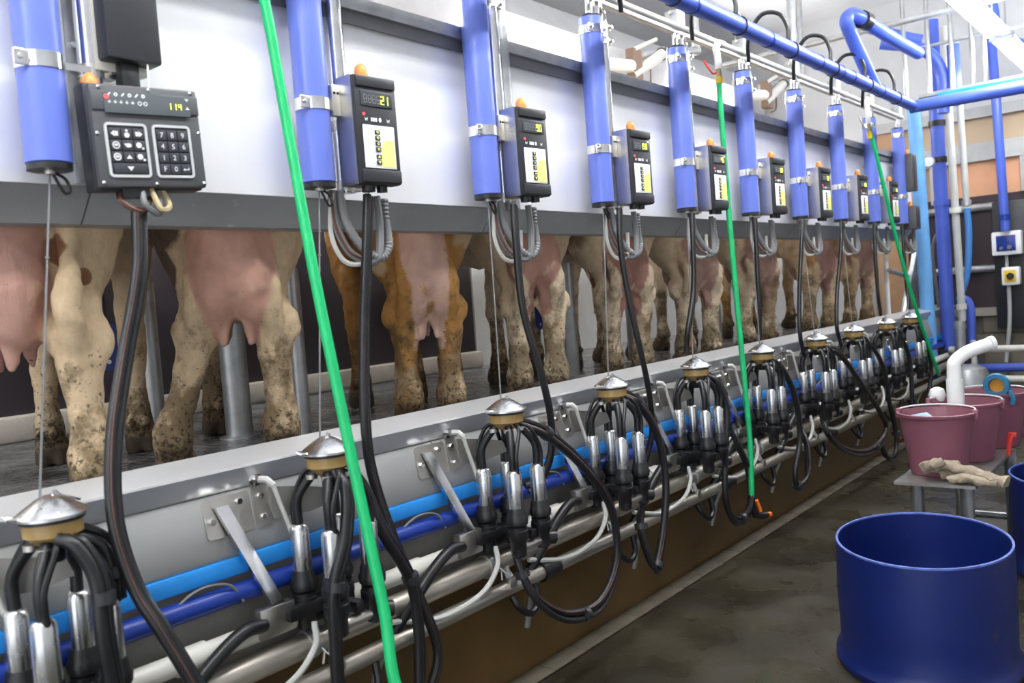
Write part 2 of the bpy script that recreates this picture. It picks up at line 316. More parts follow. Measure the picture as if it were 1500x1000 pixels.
# ================================================================== COWS
def cow_material(i, coat, patch, thr, dirt_col, dirt_thr, seed, udder):
    m = bpy.data.materials.new('cow_coat'); m.use_nodes = True; nt = m.node_tree; N = nt.nodes; L = nt.links; b = N['Principled BSDF']; b.inputs['Roughness'].default_value = .75
    b.inputs['Specular IOR Level'].default_value = .25
    tc = N.new('ShaderNodeTexCoord'); mp = N.new('ShaderNodeMapping'); mp.inputs['Location'].default_value = (seed*3.1, seed*1.7, seed*.9); L.new(tc.outputs['Object'], mp.inputs[0])
    def noise(sc, det=5, rough=.55, scl=None):
        n = N.new('ShaderNodeTexNoise'); n.inputs['Scale'].default_value = sc; n.inputs['Detail'].default_value = det; n.inputs['Roughness'].default_value = rough
        if scl:
            q = N.new('ShaderNodeMapping'); q.inputs['Scale'].default_value = scl; L.new(mp.outputs[0], q.inputs[0]); L.new(q.outputs[0], n.inputs[0])
        else: L.new(mp.outputs[0], n.inputs[0])
        return n.outputs[0]
    def ramp(s, a, bb):
        r = N.new('ShaderNodeMapRange'); r.inputs['From Min'].default_value = a; r.inputs['From Max'].default_value = bb; r.clamp = True; L.new(s, r.inputs[0]); return r.outputs[0]
    def mix(f, A, B):
        x = N.new('ShaderNodeMix'); x.data_type = 'RGBA'
        if hasattr(f, 'is_linked'): L.new(f, x.inputs[0])
        else: x.inputs[0].default_value = f
        for s, idx in ((A, 6), (B, 7)):
            if isinstance(s, tuple): x.inputs[idx].default_value = (*s, 1)
            else: L.new(s, x.inputs[idx])
        return x.outputs[2]
    def math_(op, a, c):
        x = N.new('ShaderNodeMath'); x.operation = op; x.use_clamp = True
        for s, idx in ((a, 0), (c, 1)):
            if isinstance(s, (int, float)): x.inputs[idx].default_value = s
            else: L.new(s, x.inputs[idx])
        return x.outputs[0]
    def attr(n):
        a = N.new('ShaderNodeAttribute'); a.attribute_name = n; return a.outputs['Fac']
    c = mix(ramp(noise(26, 6, .7), .3, .7), tuple(v*.8 for v in coat), tuple(min(1, v*1.12) for v in coat))
    c = mix(ramp(noise(2.6, 3, .5), thr, thr+.06), c, patch)
    sp_ = attr('spot'); c = mix(ramp(math_('ADD', sp_, math_('MULTIPLY', math_('SUBTRACT', noise(14, 6, .6), .35), 1.2)), .38, .46) if False else ramp(math_('MULTIPLY', sp_, math_('ADD', noise(12, 6, .65), .3)), .13, .2), c, patch)
    hair = ramp(noise(70, 5, .7, (1, 1, .28)), .25, .75); c = mix(math_('MULTIPLY', hair, .35), c, tuple(v*.55 for v in coat))
    up = attr('udder'); pink = mix(ramp(noise(7, 5, .6), .35, .7), udder, tuple(v*.72 for v in udder)); c = mix(up, c, pink)
    mud = attr('mud')
    blot = ramp(math_('ADD', noise(9, 8, .68), math_('MULTIPLY', mud, .24)), dirt_thr, dirt_thr+.14)
    blot = math_('MULTIPLY', blot, math_('SUBTRACT', 1., math_('MULTIPLY', up, .8))); c = mix(math_('MULTIPLY', blot, .8), c, mix(noise(40, 4), dirt_col, tuple(v*.45 for v in dirt_col)))
    fine = ramp(math_('ADD', noise(55, 7, .7), math_('MULTIPLY', mud, .14)), .68, .73); c = mix(math_('MULTIPLY', fine, .85), c, (.035, .028, .018))
    c = mix(attr('hoof'), c, mix(noise(30), (.05, .038, .028), (.11, .08, .055)))
    L.new(c, b.inputs['Base Color'])
    n3 = noise(90, 6, .7, (1, 1, .3)); bp = N.new('ShaderNodeBump'); bp.inputs['Strength'].default_value = .4; bp.inputs['Distance'].default_value = .012
    h = math_('ADD', n3, math_('MULTIPLY', blot, .5)); L.new(h, bp.inputs['Height']); L.new(bp.outputs[0], b.inputs['Normal'])
    return m
def loft(mb, pts, seg=14):
    """closed limb: pts = (centre, radius fore-aft, radius sideways); rings are swept along the path"""
    pts = [(Vector(c), a, bb) for c, a, bb in pts]
    d0 = (pts[1][0]-pts[0][0]).normalized(); d1 = (pts[-1][0]-pts[-2][0]).normalized()
    c, a, bb = pts[0]; e, ea, eb = pts[-1]
    pts = [(c-d0*min(a, bb)*.65, a*.45, bb*.45)]+pts+[(e+d1*min(ea, eb)*.65, ea*.45, eb*.45)]
    vs = []; fs = []; n = len(pts)
    for i in range(n):
        t = (pts[min(i+1, n-1)][0]-pts[max(i-1, 0)][0]).normalized()
        side = Vector((0, 1, 0)); fore = side.cross(t)
        if fore.length < .2: fore = Vector((1, 0, 0))
        fore.normalize(); side = t.cross(fore).normalized()
        for k in range(seg):
            an = 2*math.pi*k/seg; vs.append(pts[i][0]+fore*math.cos(an)*pts[i][1]+side*math.sin(an)*pts[i][2])
    for i in range(n-1):
        for k in range(seg): k2 = (k+1) % seg; fs.append((i*seg+k, i*seg+k2, (i+1)*seg+k2, (i+1)*seg+k))
    fs.append(tuple(range(seg-1, -1, -1))); fs.append(tuple((n-1)*seg+k for k in range(seg)))
    mb.add(vs, fs)
def ellipsoid(mb, c, r, seg=20, rings=12):
    prof = [(math.sin(math.pi*(i+.02)/(rings+.04))*1., -math.cos(math.pi*(i+.02)/(rings+.04))) for i in range(rings+1)]
    vs = []; fs = []
    for rr, h in prof:
        for k in range(seg):
            an = 2*math.pi*k/seg; vs.append((c[0]+r[0]*rr*math.cos(an), c[1]+r[1]*rr*math.sin(an), c[2]+r[2]*h))
    for i in range(rings):
        for k in range(seg): k2 = (k+1) % seg; fs.append((i*seg+k, i*seg+k2, (i+1)*seg+k2, (i+1)*seg+k))
    fs.append(tuple(range(seg-1, -1, -1))); fs.append(tuple(rings*seg+k for k in range(seg))); mb.add(vs, fs)
def foot(mb, a, b):
    loft(mb, [((a-.005, b, .15), .056, .054), ((a+.012, b, .105), .052, .055), ((a+.03, b, .07), .058, .06)])
    for s in (-1, 1):
        loft(mb, [((a+.03, b+s*.030, .075), .062, .032), ((a+.05, b+s*.031, .03), .078, .035), ((a+.052, b+s*.031, .012), .082, .036)], 10)
        ellipsoid(mb, (a-.055, b+s*.025, .125), (.022, .018, .026), 8, 6)
def make_cow(i, px_l, px_r, label, matargs, ang=35, ub=(.22, .115, .21), uz=.67, ua=.04, side=(0., 0.), spots=(), step=(0., 0.), front=(1.12, 1.22), fb=(.15, .15), vox=.0115):
    A = math.radians(ang); f = Vector((-math.cos(A), math.sin(A), 0)); l = Vector((-math.sin(A), -math.cos(A), 0))
    XO = -2.40
    yl = at(px_l[0], px_l[1], XO+l.x*.15).y; yr = at(px_r[0], px_r[1], XO-l.x*.15).y
    half = max(.085, min(.19, (yr-yl)/2/abs(l.y))); yo = (yl+yr)/2
    mb = MB()
    for s, st, sd in ((1, step[0], side[0]), (-1, step[1], side[1])):
        bb = s*half; hb = s*max(half, .14); fbb = bb+sd
        loft(mb, [((.15, hb*1.0, 1.14), .22, .14), ((.16, hb*1.06, .95), .21, .125), ((.13, hb*1.06, .80), .18, .105), ((.095, (hb*.5+bb*.5)*1.02, .69), .125, .082), ((.05, bb, .61), .082, .060), ((.015, bb, .54), .064, .056), ((-.015, bb, .475), .070, .064),
                  ((-.025+st*.2, bb+sd*.18, .41), .064, .058), ((-.012+st*.5, bb+sd*.45, .31), .053, .047), ((.0+st*.75, bb+sd*.75, .22), .052, .047), ((st, fbb, .15), .066, .063), ((st+.01, fbb, .10), .06, .06)])
        loft(mb, [((.03, bb, .80), .055, .04), ((-.05, bb, .68), .030, .024), ((-.115, bb, .575), .034, .034), ((-.115, bb, .53), .036, .037), ((-.06, bb+sd*.1, .44), .034, .034)], 10)     # tendon and point of the hock
        ellipsoid(mb, (.025, bb, .49), (.065, .076, .065), 12, 8); ellipsoid(mb, (-.015, bb+s*.045, .465), (.048, .042, .055), 12, 8); ellipsoid(mb, (-.015, bb-s*.04, .47), (.048, .042, .055), 12, 8)
        foot(mb, st, fbb)
    ellipsoid(mb, (ua, .0, uz), (ub[0], ub[1], ub[2]))
    for s in (-1, 1):
        ellipsoid(mb, (ua-.08, s*ub[1]*.42, uz-ub[2]*.35), (ub[0]*.55, ub[1]*.56, ub[2]*.72), 14, 10); ellipsoid(mb, (ua+.11, s*ub[1]*.42, uz-ub[2]*.3), (ub[0]*.55, ub[1]*.56, ub[2]*.72), 14, 10)
        for a in (ua-.10, ua+.10):
            zb = uz-ub[2]*.95
            loft(mb, [((a, s*ub[1]*.26, zb+.02), .028, .028), ((a, s*ub[1]*.28, zb-.03), .02, .02), ((a, s*ub[1]*.3, zb-.075), .016, .016)], 10)
    loft(mb, [((-.02, 0, 1.17), .19, .18), ((.25, 0, 1.13), .27, .24), ((.6, 0, 1.05), .34, .27), ((.95, 0, 1.02), .35, .28), ((1.25, 0, 1.04), .32, .25), ((1.5, 0, 1.12), .24, .19), ((1.75, 0, 1.2), .16, .12), ((1.95, 0, 1.2), .13, .10)], 20)
    loft(mb, [((1.95, 0, 1.24), .11, .10), ((2.1, 0, 1.1), .10, .085), ((2.25, 0, .95), .075, .065), ((2.31, 0, .88), .07, .07)], 14)
    for s in (-1, 1):
        loft(mb, [((1.97, s*.10, 1.27), .035, .02), ((1.96, s*.18, 1.26), .05, .02), ((1.96, s*.25, 1.24), .02, .015)], 10)
        fa = front[0] if s > 0 else front[1]; b0 = s*.17; b1 = s*(fb[0] if s > 0 else fb[1])
        loft(mb, [((1.28, b0, 1.02), .19, .09), ((1.25, b0, .85), .15, .09), ((fa*.5+.6, b0, .68), .085, .07), ((fa, b1, .55), .065, .056), ((fa+.02, b1, .41), .058, .056), ((fa+.01, b1, .33), .044, .044), ((fa, b1, .22), .042, .042), ((fa, b1, .15), .052, .05), ((fa+.01, b1, .10), .05, .05)])
        foot(mb, fa, b1)
    loft(mb, [((-.14, 0, 1.32), .045, .045), ((-.2, 0, 1.2), .035, .035), ((-.2, .01, 1.0), .028, .028), ((-.19, .01, .88), .04, .04)], 10)
    me = mb.mesh('cow_raw', None)
    o = bpy.data.objects.new('cow_raw', me); COL.objects.link(o)
    md = o.modifiers.new('r', 'REMESH'); md.mode = 'VOXEL'; md.voxel_size = vox
    sm = o.modifiers.new('s', 'SMOOTH'); sm.factor = .5; sm.iterations = 4
    dg = bpy.context.evaluated_depsgraph_get(); new = bpy.data.meshes.new_from_object(o.evaluated_get(dg)); bpy.data.objects.remove(o)
    n = len(new.vertices); co = np.empty(n*3, np.float32); new.vertices.foreach_get('co', co); co = co.reshape(-1, 3)
    nz = new.vertices; nr = np.empty(n*3, np.float32); new.vertices.foreach_get('normal', nr); nr = nr.reshape(-1, 3)
    ph = i*1.7; x_, y_, z_ = co[:, 0], co[:, 1], co[:, 2]
    dsp = .004*np.sin(x_*31+ph+2*np.sin(z_*17))*np.sin(z_*23+ph+1.5*np.sin(y_*29))+.0025*np.sin(y_*61+3*np.sin(z_*31+ph))*np.sin(z_*47+x_*53)
    dsp *= np.clip((z_-.05)/.1, 0, 1); co = co+nr*dsp[:, None]; new.vertices.foreach_set('co', co.astype(np.float32).ravel())
    def ss(x, a, b): t = np.clip((x-a)/(b-a), 0, 1); return t*t*(3-2*t)
    q = np.sqrt(((co[:, 0]-ua)/ub[0])**2+((co[:, 1])/ub[1])**2+((co[:, 2]-uz)/ub[2])**2)
    q2 = np.minimum.reduce([np.sqrt(((co[:, 0]-ca)/(ub[0]*.55))**2+((co[:, 1]-s*ub[1]*.42)/(ub[1]*.56))**2+((co[:, 2]-(uz-ub[2]*dz))/(ub[2]*.72))**2) for s in (-1, 1) for ca, dz in ((ua-.08, .35), (ua+.11, .3))])
    q = np.minimum(q, q2)
    leg = np.abs(np.abs(co[:, 1])-half) < .04
    ud = 1-ss(q, 1.0, 1.05)
    zb = uz-ub[2]*.95
    for sg in (-1, 1):
        for ca in (ua-.10, ua+.10):
            rr_ = np.hypot(co[:, 0]-ca, co[:, 1]-sg*ub[1]*.28); ud = np.maximum(ud, np.where((rr_ < .034) & (co[:, 2] < uz-ub[2]*.8) & (co[:, 2] > zb-.12), 1., 0.))
    hf = 1-ss(co[:, 2], .055, .075); mud = 1-ss(co[:, 2], .1, .75); mud = np.clip(mud+.5*(1-ss(co[:, 2], .05, .22)), 0, 1.4)
    spot = np.zeros(n)
    for a0, b0_, z0_, r0_ in spots: spot = np.maximum(spot, 1-np.sqrt((co[:, 0]-a0)**2+(co[:, 1]-b0_)**2+(co[:, 2]-z0_)**2)/r0_)
    for nm, v in (('udder', ud), ('hoof', hf), ('mud', mud), ('spot', np.clip(spot, 0, 1))):
        a = new.attributes.new(nm, 'FLOAT', 'POINT'); a.data.foreach_set('value', v.astype(np.float32))
    new.polygons.foreach_set('use_smooth', [True]*len(new.polygons)); new.materials.clear(); new.materials.append(cow_material(i, *matargs)); new.name = 'cow'
    o = link('cow', new, None, label, 'cow', 'cows standing in the milking stalls')
    o.matrix_world = Matrix(((f.x, l.x, 0, XO), (f.y, l.y, 0, yo), (0, 0, 1, PLAT), (0, 0, 0, 1)))
    return o
CREAM = (.66, .50, .32); PALE = (.72, .59, .42); BROWN = (.20, .075, .03); DK = (.075, .05, .035); GOLD = (.42, .21, .06); MUDC = (.15, .10, .045); PINK = (.60, .34, .26)
COWS = [
 ((-130, 470), (108, 455), 'cream cow cut off by the left edge, red-brown patch on its thigh', (CREAM, BROWN, .72, MUDC, .70, 1, (.62, .36, .29)), dict(ub=(.23, .14, .24), uz=.71, spots=((-.03, -.17, .70, .055), (.0, -.2, .63, .04), (.02, -.22, .84, .09)))),
 ((285, 465), (405, 455), 'cream and dark brown cow with a large round pink udder', (CREAM, DK, .70, MUDC, .60, 2, PINK), dict(step=(.02, .05), side=(.11, 0), ub=(.24, .135, .21), uz=.69, ua=.02, spots=((.08, .25, .90, .26), (.05, .22, .66, .09), (.03, .22, .56, .05)))),  # large dark thigh spot: brown patch plus painted shadow of the panel
 ((588, 450), (655, 455), 'golden brown cow with a long pink udder hanging between its hind legs', (GOLD, CREAM, .53, MUDC, .58, 3, (.62, .40, .32)), dict(ub=(.22, .10, .25), uz=.68, ua=.03, spots=((.0, .24, .64, .13), (.0, .2, .2, .12)))),
 ((748, 430), (812, 425), 'cream cow with straw-soiled legs, behind the third milking cluster', (PALE, CREAM, .5, MUDC, .61, 4, (.50, .28, .22)), dict(ub=(.24, .12, .19), uz=.72, ua=.04)),
 ((888, 420), (938, 412), 'cream cow with dark-tipped teats, behind the fourth milking cluster', (PALE, (.3, .2, .12), .6, MUDC, .61, 5, (.36, .19, .15)), dict(uz=.68)),
 ((1000, 412), (1035, 408), 'cream cow with a red-brown patch above the hock, behind the fifth cluster', (PALE, BROWN, .62, MUDC, .62, 6, (.42, .26, .21)), dict(spots=((-.02, -.10, .60, .07), (.0, .07, .63, .05)))),
 ((1088, 400), (1122, 398), 'cream cow seen just right of the middle green hose', (PALE, (.25, .17, .1), .6, MUDC, .61, 7, (.36, .22, .18)), dict(vox=.017)),
 ((1180, 398), (1213, 395), 'tan cow with golden brown flank near the far end of the row', (CREAM, GOLD, .5, MUDC, .62, 8, (.34, .19, .16)), dict(vox=.019)),
 ((1243, 395), (1266, 392), 'farthest cow of the row, pale tan, next to the white end post', (CREAM, (.45, .3, .16), .5, MUDC, .62, 9, (.36, .22, .18)), dict(vox=.02)),
]
for i, (a, b_, lab, ma, kw) in enumerate(COWS): make_cow(i, a, b_, lab, ma, **kw)

# stall posts on the platform
for (px, py), r, h, lab in [((232, 645), .04, .68, 'galvanised stall post left of the cow with the big round udder'), ((352, 640), .055, .58, 'short thick galvanised post between the hind legs of the second cow'), ((447, 640), .03, .68, 'galvanised stall post just left of the near green hose'),
                       ((838, 553), .05, .68, 'thick galvanised stall post behind the fourth cluster'), ((932, 530), .05, .5, 'galvanised stall post behind the fifth cow'), ((1050, 505), .05, .68, 'galvanised stall post left of the middle green hose'), ((728, 560), .014, .66, 'thin bright rail post beside the fourth cow')]:
    p = atZ(px, py, PLAT); o = thing('stall_post', p, lab, 'post', 'galvanised stall posts on the platform')
    MB().cyl((0, 0, 0), (0, 0, h), r, seg=20).build('pole', M['galv'], o)
    MB().lathe([(r*1.5, 0), (r*1.5, .008), (r*1.02, .012)], seg=20).build('foot_ring', M['galv'], o)
for (px, py), X, lab in [((158, 522), -3.2, 'blue plastic tag hanging behind the first cow'), ((790, 470), -3.2, 'small blue plastic tag behind the fourth cow')]:
    p = at(px, py, X); o = thing('blue_tag', p-Vector((0, 0, .05)), lab, 'tag')
    MB().prism([(0, .05*math.cos(t)*.8, .05+.055*math.sin(t)-.0) for t in [math.pi+i*math.pi/8 for i in range(9)]]+[(0, .035, .17), (0, -.035, .17)], (.006, 0, 0)).build('plate', M['royal'], o)
    MB().cyl((.006, 0, .03), (.009, 0, .03), .008, seg=10).build('eyelet', M['white'], o)
    MB().tube([(0.003, 0, .17), (0.003, 0, .32)], .006).build('strap', M['black'], o)

# ================================================================== MILKING STATIONS
def band(mb, c, r, h, t=.003, seg=20): mb.lathe([(r, -h/2), (r+t, -h/2), (r+t, h/2), (r, h/2)], c, seg, closed=True)
# ---- blue take-off cylinder
def cylinder_unit():
    o = thing('takeoff_cylinder', (0, 0, 0), 'x', 'cylinder', 'blue take-off cylinders over the stations'); R = .049; H = .77
    MB().lathe([(R-.006, .0), (R, .004), (R, H-.004), (R-.006, H)], seg=28).build('tube', M['bluecyl'], o)
    MB().lathe([(R-.008, -.012), (R-.002, -.012), (R-.002, .001), (R-.008, .001)], seg=28).build('end_cap', M['black'], o)
    MB().lathe([(R-.004, H), (R-.004, H+.006), (.02, H+.012)], seg=28).build('top_cap', M['black'], o)
    for z in (.222, .715):
        m = MB(); band(m, (0, 0, z), R, .034); cl = m.build('band_clamp', M['bright'], o)
        MB().box((.028, -R-.018, z-.017), (.036, -R+.016, z+.017), .002).build('clamp_ear', M['bright'], cl)
        MB().cyl((.034, -R-.006, z), (.046, -R-.006, z), .006, seg=6).build('bolt', M['galv'], cl)
        MB().box((-.02, R-.002, z-.008), (.012, R+.06, z+.008)).build('link_arm', M['bright'], cl)
    MB().cyl((0, 0, -.02), (0, 0, -.012), .012, seg=10).build('cord_guide', M['steel'], o)
    MB().tube(spline([(.0, .008, -.015), (.004, .03, -.03), (.004, .038, -.055), (.004, .025, -.06), (0, .006, -.02)], 5), .0035, 6).build('cord_loop', M['black'], o)
    return o
proto = cylinder_unit()
for k in range(NS):
    o = proto if k == 0 else copy_tree(proto); o.location = (-2.0, YC[k], Z(.375 if k > 3 else .372))
    o['label'] = f'{ORD[k]} blue take-off cylinder counting from the left edge'
# ---- bright riser pipe clamped beside each cylinder
def riser():
    o = thing('riser_pipe', (0, 0, 0), 'x', 'pipe', 'bright riser pipes beside the cylinders')
    MB().cyl((0, 0, 0), (0, 0, .84), .027, seg=20).build('pipe', M['bright'], o)
    for z in (.02, .20, .245, .72, .78):
        m = MB(); band(m, (0, 0, z), .0268, .03); cl = m.build('sleeve', M['steel'], o)
        MB().box((-.01, .02, z-.014), (.02, .05, z+.014), .002).build('lug', M['steel'], cl)
        MB().cyl((.018, .036, z), (.034, .036, z), .007, seg=6).build('bolt', M['bright'], cl)
    return o
proto = riser()
for k in range(NS):
    o = proto if k == 0 else copy_tree(proto); o.location = (-2.03, YC[k]+.128, Z(.355)); o['label'] = f'{ORD[k]} bright riser pipe from the left, clamped to its blue cylinder'
# ---- grey clamp block with bright rail at the top of each cylinder
def headblock():
    o = thing('head_block', (0, 0, 0), 'x', 'clamp', 'grey clamp blocks carrying the cylinders')
    MB().box((-.035, -.04, .0), (.035, .04, .085), .006).build('block', M['galv'], o)
    for y in (-.02, .02): MB().cyl((0, y, -.075), (0, y, .0), .009, seg=10).build('rod', M['bright'], o)
    for z in (.015, .07): MB().cyl((.0, -.055, z), (0, -.04, z), .008, seg=6).build('bolt', M['steel'], o)
    MB().box((-.012, .05, -.14), (.012, .06, .08)).build('slide_rail', M['bright'], o)
    MB().box((-.012, .068, -.14), (.012, .073, .08)).build('rail_lip', M['bright'], o)
    MB().box((-.01, .058, -.09), (.01, .07, -.05)).build('stop', mat('worn_brown', (.2, .13, .09), .6), o)
    return o
proto = headblock()
for k in range(NS):
    o = proto if k == 0 else copy_tree(proto); o.location = (-2.0, YC[k]+.005, Z(1.235)); o['label'] = f'{ORD[k]} grey clamp block from the left, above its blue cylinder'

# ---- control boxes
SEG = {'0': 'abcdef', '1': 'bc', '2': 'abged', '3': 'abgcd', '4': 'fgbc', '5': 'afgcd', '6': 'afgedc', '7': 'abc', '8': 'abcdefg', '9': 'abcdfg', ' ': ''}
def digit_mb(ch, h, seglist=None):
    wd = h*.5; t = h*.10; mb = MB(); q = {'a': (-wd/2, h-t, wd/2, h), 'd': (-wd/2, 0, wd/2, t), 'g': (-wd/2, h/2-t/2, wd/2, h/2+t/2), 'f': (-wd/2, h/2, -wd/2+t, h), 'b': (wd/2-t, h/2, wd/2, h), 'e': (-wd/2, 0, -wd/2+t, h/2), 'c': (wd/2-t, 0, wd/2, h/2)}
    for s in SEG[ch]:
        a, b_, c, d = q[s]; mb.box((0, a, b_), (.0008, c, d))
    return mb
def tri(mb, c, s, up):
    d = 1 if up else -1; mb.prism([(c[0], c[1]-s, c[2]-d*s*.6), (c[0], c[1]+s, c[2]-d*s*.6), (c[0], c[1], c[2]+d*s*.7)], (.0008, 0, 0))
def control_box(disp):
    o = thing('control_box', (0, 0, 0), 'x', 'control box', 'black control boxes on the stations')
    Wd, H, Dp = .15, .31, .05
    MB().box((-Dp, 0, 0), (0, Wd, H), .006).build('housing', M['blackplastic'], o)
    for z0, z1 in ((.0, .045), (.272, H)): MB().box((-.002, .004, z0+.004), (.006, Wd-.004, z1-.004), .003).build('face_bar', M['blackplastic'], o)
    MB().box((-Dp-.035, -.004, .0), (-.012, -.001, H)).build('side_plate', M['steel'], o)
    MB().box((-Dp-.035, -.004, .0), (-Dp-.030, Wd*.8, H)).build('back_plate', M['steel'], o)
    MB().box((-Dp-.035, -.03, .2), (-Dp-.015, -.003, .29), .003).build('bracket', M['steel'], o)
    for yy in (-.022, -.010): MB().cyl((-Dp-.016, yy, .265), (-Dp-.013, yy, .265), .004, seg=8).build('bolt', M['black'], o)
    d = MB().box((0, .018, .222), (.003, Wd-.018, .264), .001).build('display', M['glassdark'], o)
    txt = disp.rjust(6)
    for j, ch in enumerate(txt):
        y = .034+j*.0155
        if ch == ' ': digit_mb('8', .024).build('digit', M['digitoff'], d).location = (.003, y, .230)
        else: digit_mb(ch, .024).build('digit', M['digit'], d).location = (.003, y, .230)
    MB().cyl((.0, .026, .198), (.0025, .026, .198), .0042, seg=10).build('red_light', M['redled'], o)
    for j, y in enumerate((.034, .056, .068, .084, .114)):
        q = MB()
        if j in (0, 4): q.prism([(0, y-.006, .19), (0, y-.003, .179), (0, y, .186), (0, y+.003, .179), (0, y+.006, .19), (0, y, .183)], (.001, 0, 0))
        elif j == 3: q.prism([(0, y+.005*math.cos(t*.785), .185+.007*math.sin(t*.785)) for t in range(8)], (.001, 0, 0))
        else: q.box((0, y-.005, .179), (.001, y-.001, .190)); q.box((0, y+.001, .179), (.001, y+.005, .190))
        q.build('symbol', M['icon'], o)
    lb = MB().box((0, .018, .045), (.0025, Wd-.018, .168), .001).build('label_plate', M['labelwhite'], o)
    MB().prism([(.0026, .075, .050), (.0026, Wd-.022, .050), (.0026, Wd-.022, .128), (.0026, .098, .128), (.0026, .082, .112)], (.0006, 0, 0)).build('yellow_field', M['labelyellow'], lb)
    for j in range(6):
        z = .148-j*.0165-(.004 if j > 3 else 0); MB().box((.003, .058, z-.006), (.006, .076, z+.006), .001).build('button', M['keyblack'], lb)
        q = MB()
        if j > 3: tri(q, (.006, .067, z), .0055, j == 4)
        else: q.lathe([(.0022, 0), (.004, 0), (.004, .0008), (.0022, .0008)], (.006, .067, z), 8, 'x', closed=True)
        q.build('button_symbol', M['labelyellow'], lb)
    MB().lathe([(.021, 0), (.021, .008), (.019, .008), (.0185, .018), (.016, .028), (.009, .036), (.003, .039)], (-.028, .05, H), 16).build('warning_lamp', M['orange'], o)
    MB().cyl((-.035, .05, -.018), (-.035, .05, 0), .02, seg=14).build('cable_gland', M['black'], o); MB().cyl((-.035, .10, -.018), (-.035, .10, 0), .016, seg=14).build('cable_gland', M['black'], o)
    return o
DISP = {1: '21', 2: '90', 3: '150', 4: '45', 5: '81', 6: '32', 7: '60', 8: '14', 9: '27'}
for k in range(1, NS-1):
    o = control_box(DISP[k]); o.location = (-1.885, YC[k]+.060, Z(.362)); o.rotation_euler = (0, 0, math.radians(-4))
    o['label'] = f'black control box displaying {DISP[k]}, {ORD[k-1]} of the narrow boxes from the left' if k < 5 else f'{ORD[k-1]} narrow black control box from the left, orange lamp on top'

# ---- keypad controller of the first station
o = thing('keypad_controller', (-1.93, .965, Z(.318)), 'grey controller with two keypads and a yellow display reading 114', 'controller'); o.rotation_euler = (math.radians(2), 0, math.radians(-6))
Wd, H, Dp = .252, .232, .055
MB().box((-Dp, 0, 0), (0, Wd, H), .007).build('housing', M['darkgrey'], o)
MB().box((-Dp-.02, -.006, -.004), (-.018, Wd-.005, H+.004), .004).build('back_shell', M['blackplastic'], o)
MB().box((-.001, .002, .172), (.004, Wd-.002, .215), .002).build('brow', M['darkgrey'], o)
d = MB().box((.003, .028, .166), (.007, .228, .214), .001).build('display', mat('grey_lcd', (.10, .115, .125), .15), o)
for j, ch in enumerate('114'): digit_mb(ch, .014).build('digit', M['digit'], d).location = (.0072, .178+j*.0125, .181)
MB().cyl((.007, .034, .201), (.009, .034, .201), .005, seg=12).build('red_light', M['redled'], d)
for j in range(6):
    q = MB(); y = .040+j*.0155; z = .207
    if j in (0, 2, 4): q.prism([(.0072, y-.005, z-.003), (.0072, y-.001, z-.004), (.0072, y+.005, z+.003), (.0072, y+.002, z+.0045)], (.0006, 0, 0))
    else: q.lathe([(.0018, 0), (.0045, 0), (.0045, .0006), (.0018, .0006)], (.0072, y, z), 10, 'x', closed=True)
    q.build('symbol', M['icon'], d)
for j in range(7):
    q = MB(); y = .040+j*.013; z = .190
    if j > 4: q.lathe([(.003, 0), (.005, 0), (.005, .0006), (.003, .0006)], (.0072, y+.003, z), 10, 'x', closed=True)
    else: q.box((.0072, y-.004, z-.0012), (.0078, y+.003, z+.0012)); q.box((.0072, y-.001, z-.003), (.0078, y+.001, z+.004))
    q.build('symbol', M['icon'], d)
for z in (.205, .186): q = MB(); tri(q, (.0072, .221, z), .005, z < .2); q.build('symbol', M['icon'], d)
def rring(mb, y0, y1, z0, z1, r, t, x):
    def rr(y0, y1, z0, z1, r): return [(cy+r*math.cos(a), cz+r*math.sin(a)) for cy, cz, a0 in ((y1-r, z1-r, 0), (y0+r, z1-r, 90), (y0+r, z0+r, 180), (y1-r, z0+r, 270)) for a in [math.radians(a0+18*s) for s in range(6)]]
    A = rr(y0, y1, z0, z1, r); B = rr(y0+t, y1-t, z0+t, z1-t, max(r-t, .002)); n = len(A)
    vs = [(0, *p) for p in A]+[(0, *p) for p in B]+[(x, *p) for p in A]+[(x, *p) for p in B]
    fs = []
    for i in range(n):
        j = (i+1) % n; fs += [(i, j, n+j, n+i), (2*n+i, 3*n+i, 3*n+j, 2*n+j), (i, 2*n+i, 2*n+j, j), (n+i, n+j, 3*n+j, 3*n+i)]
    mb.add(vs, fs)
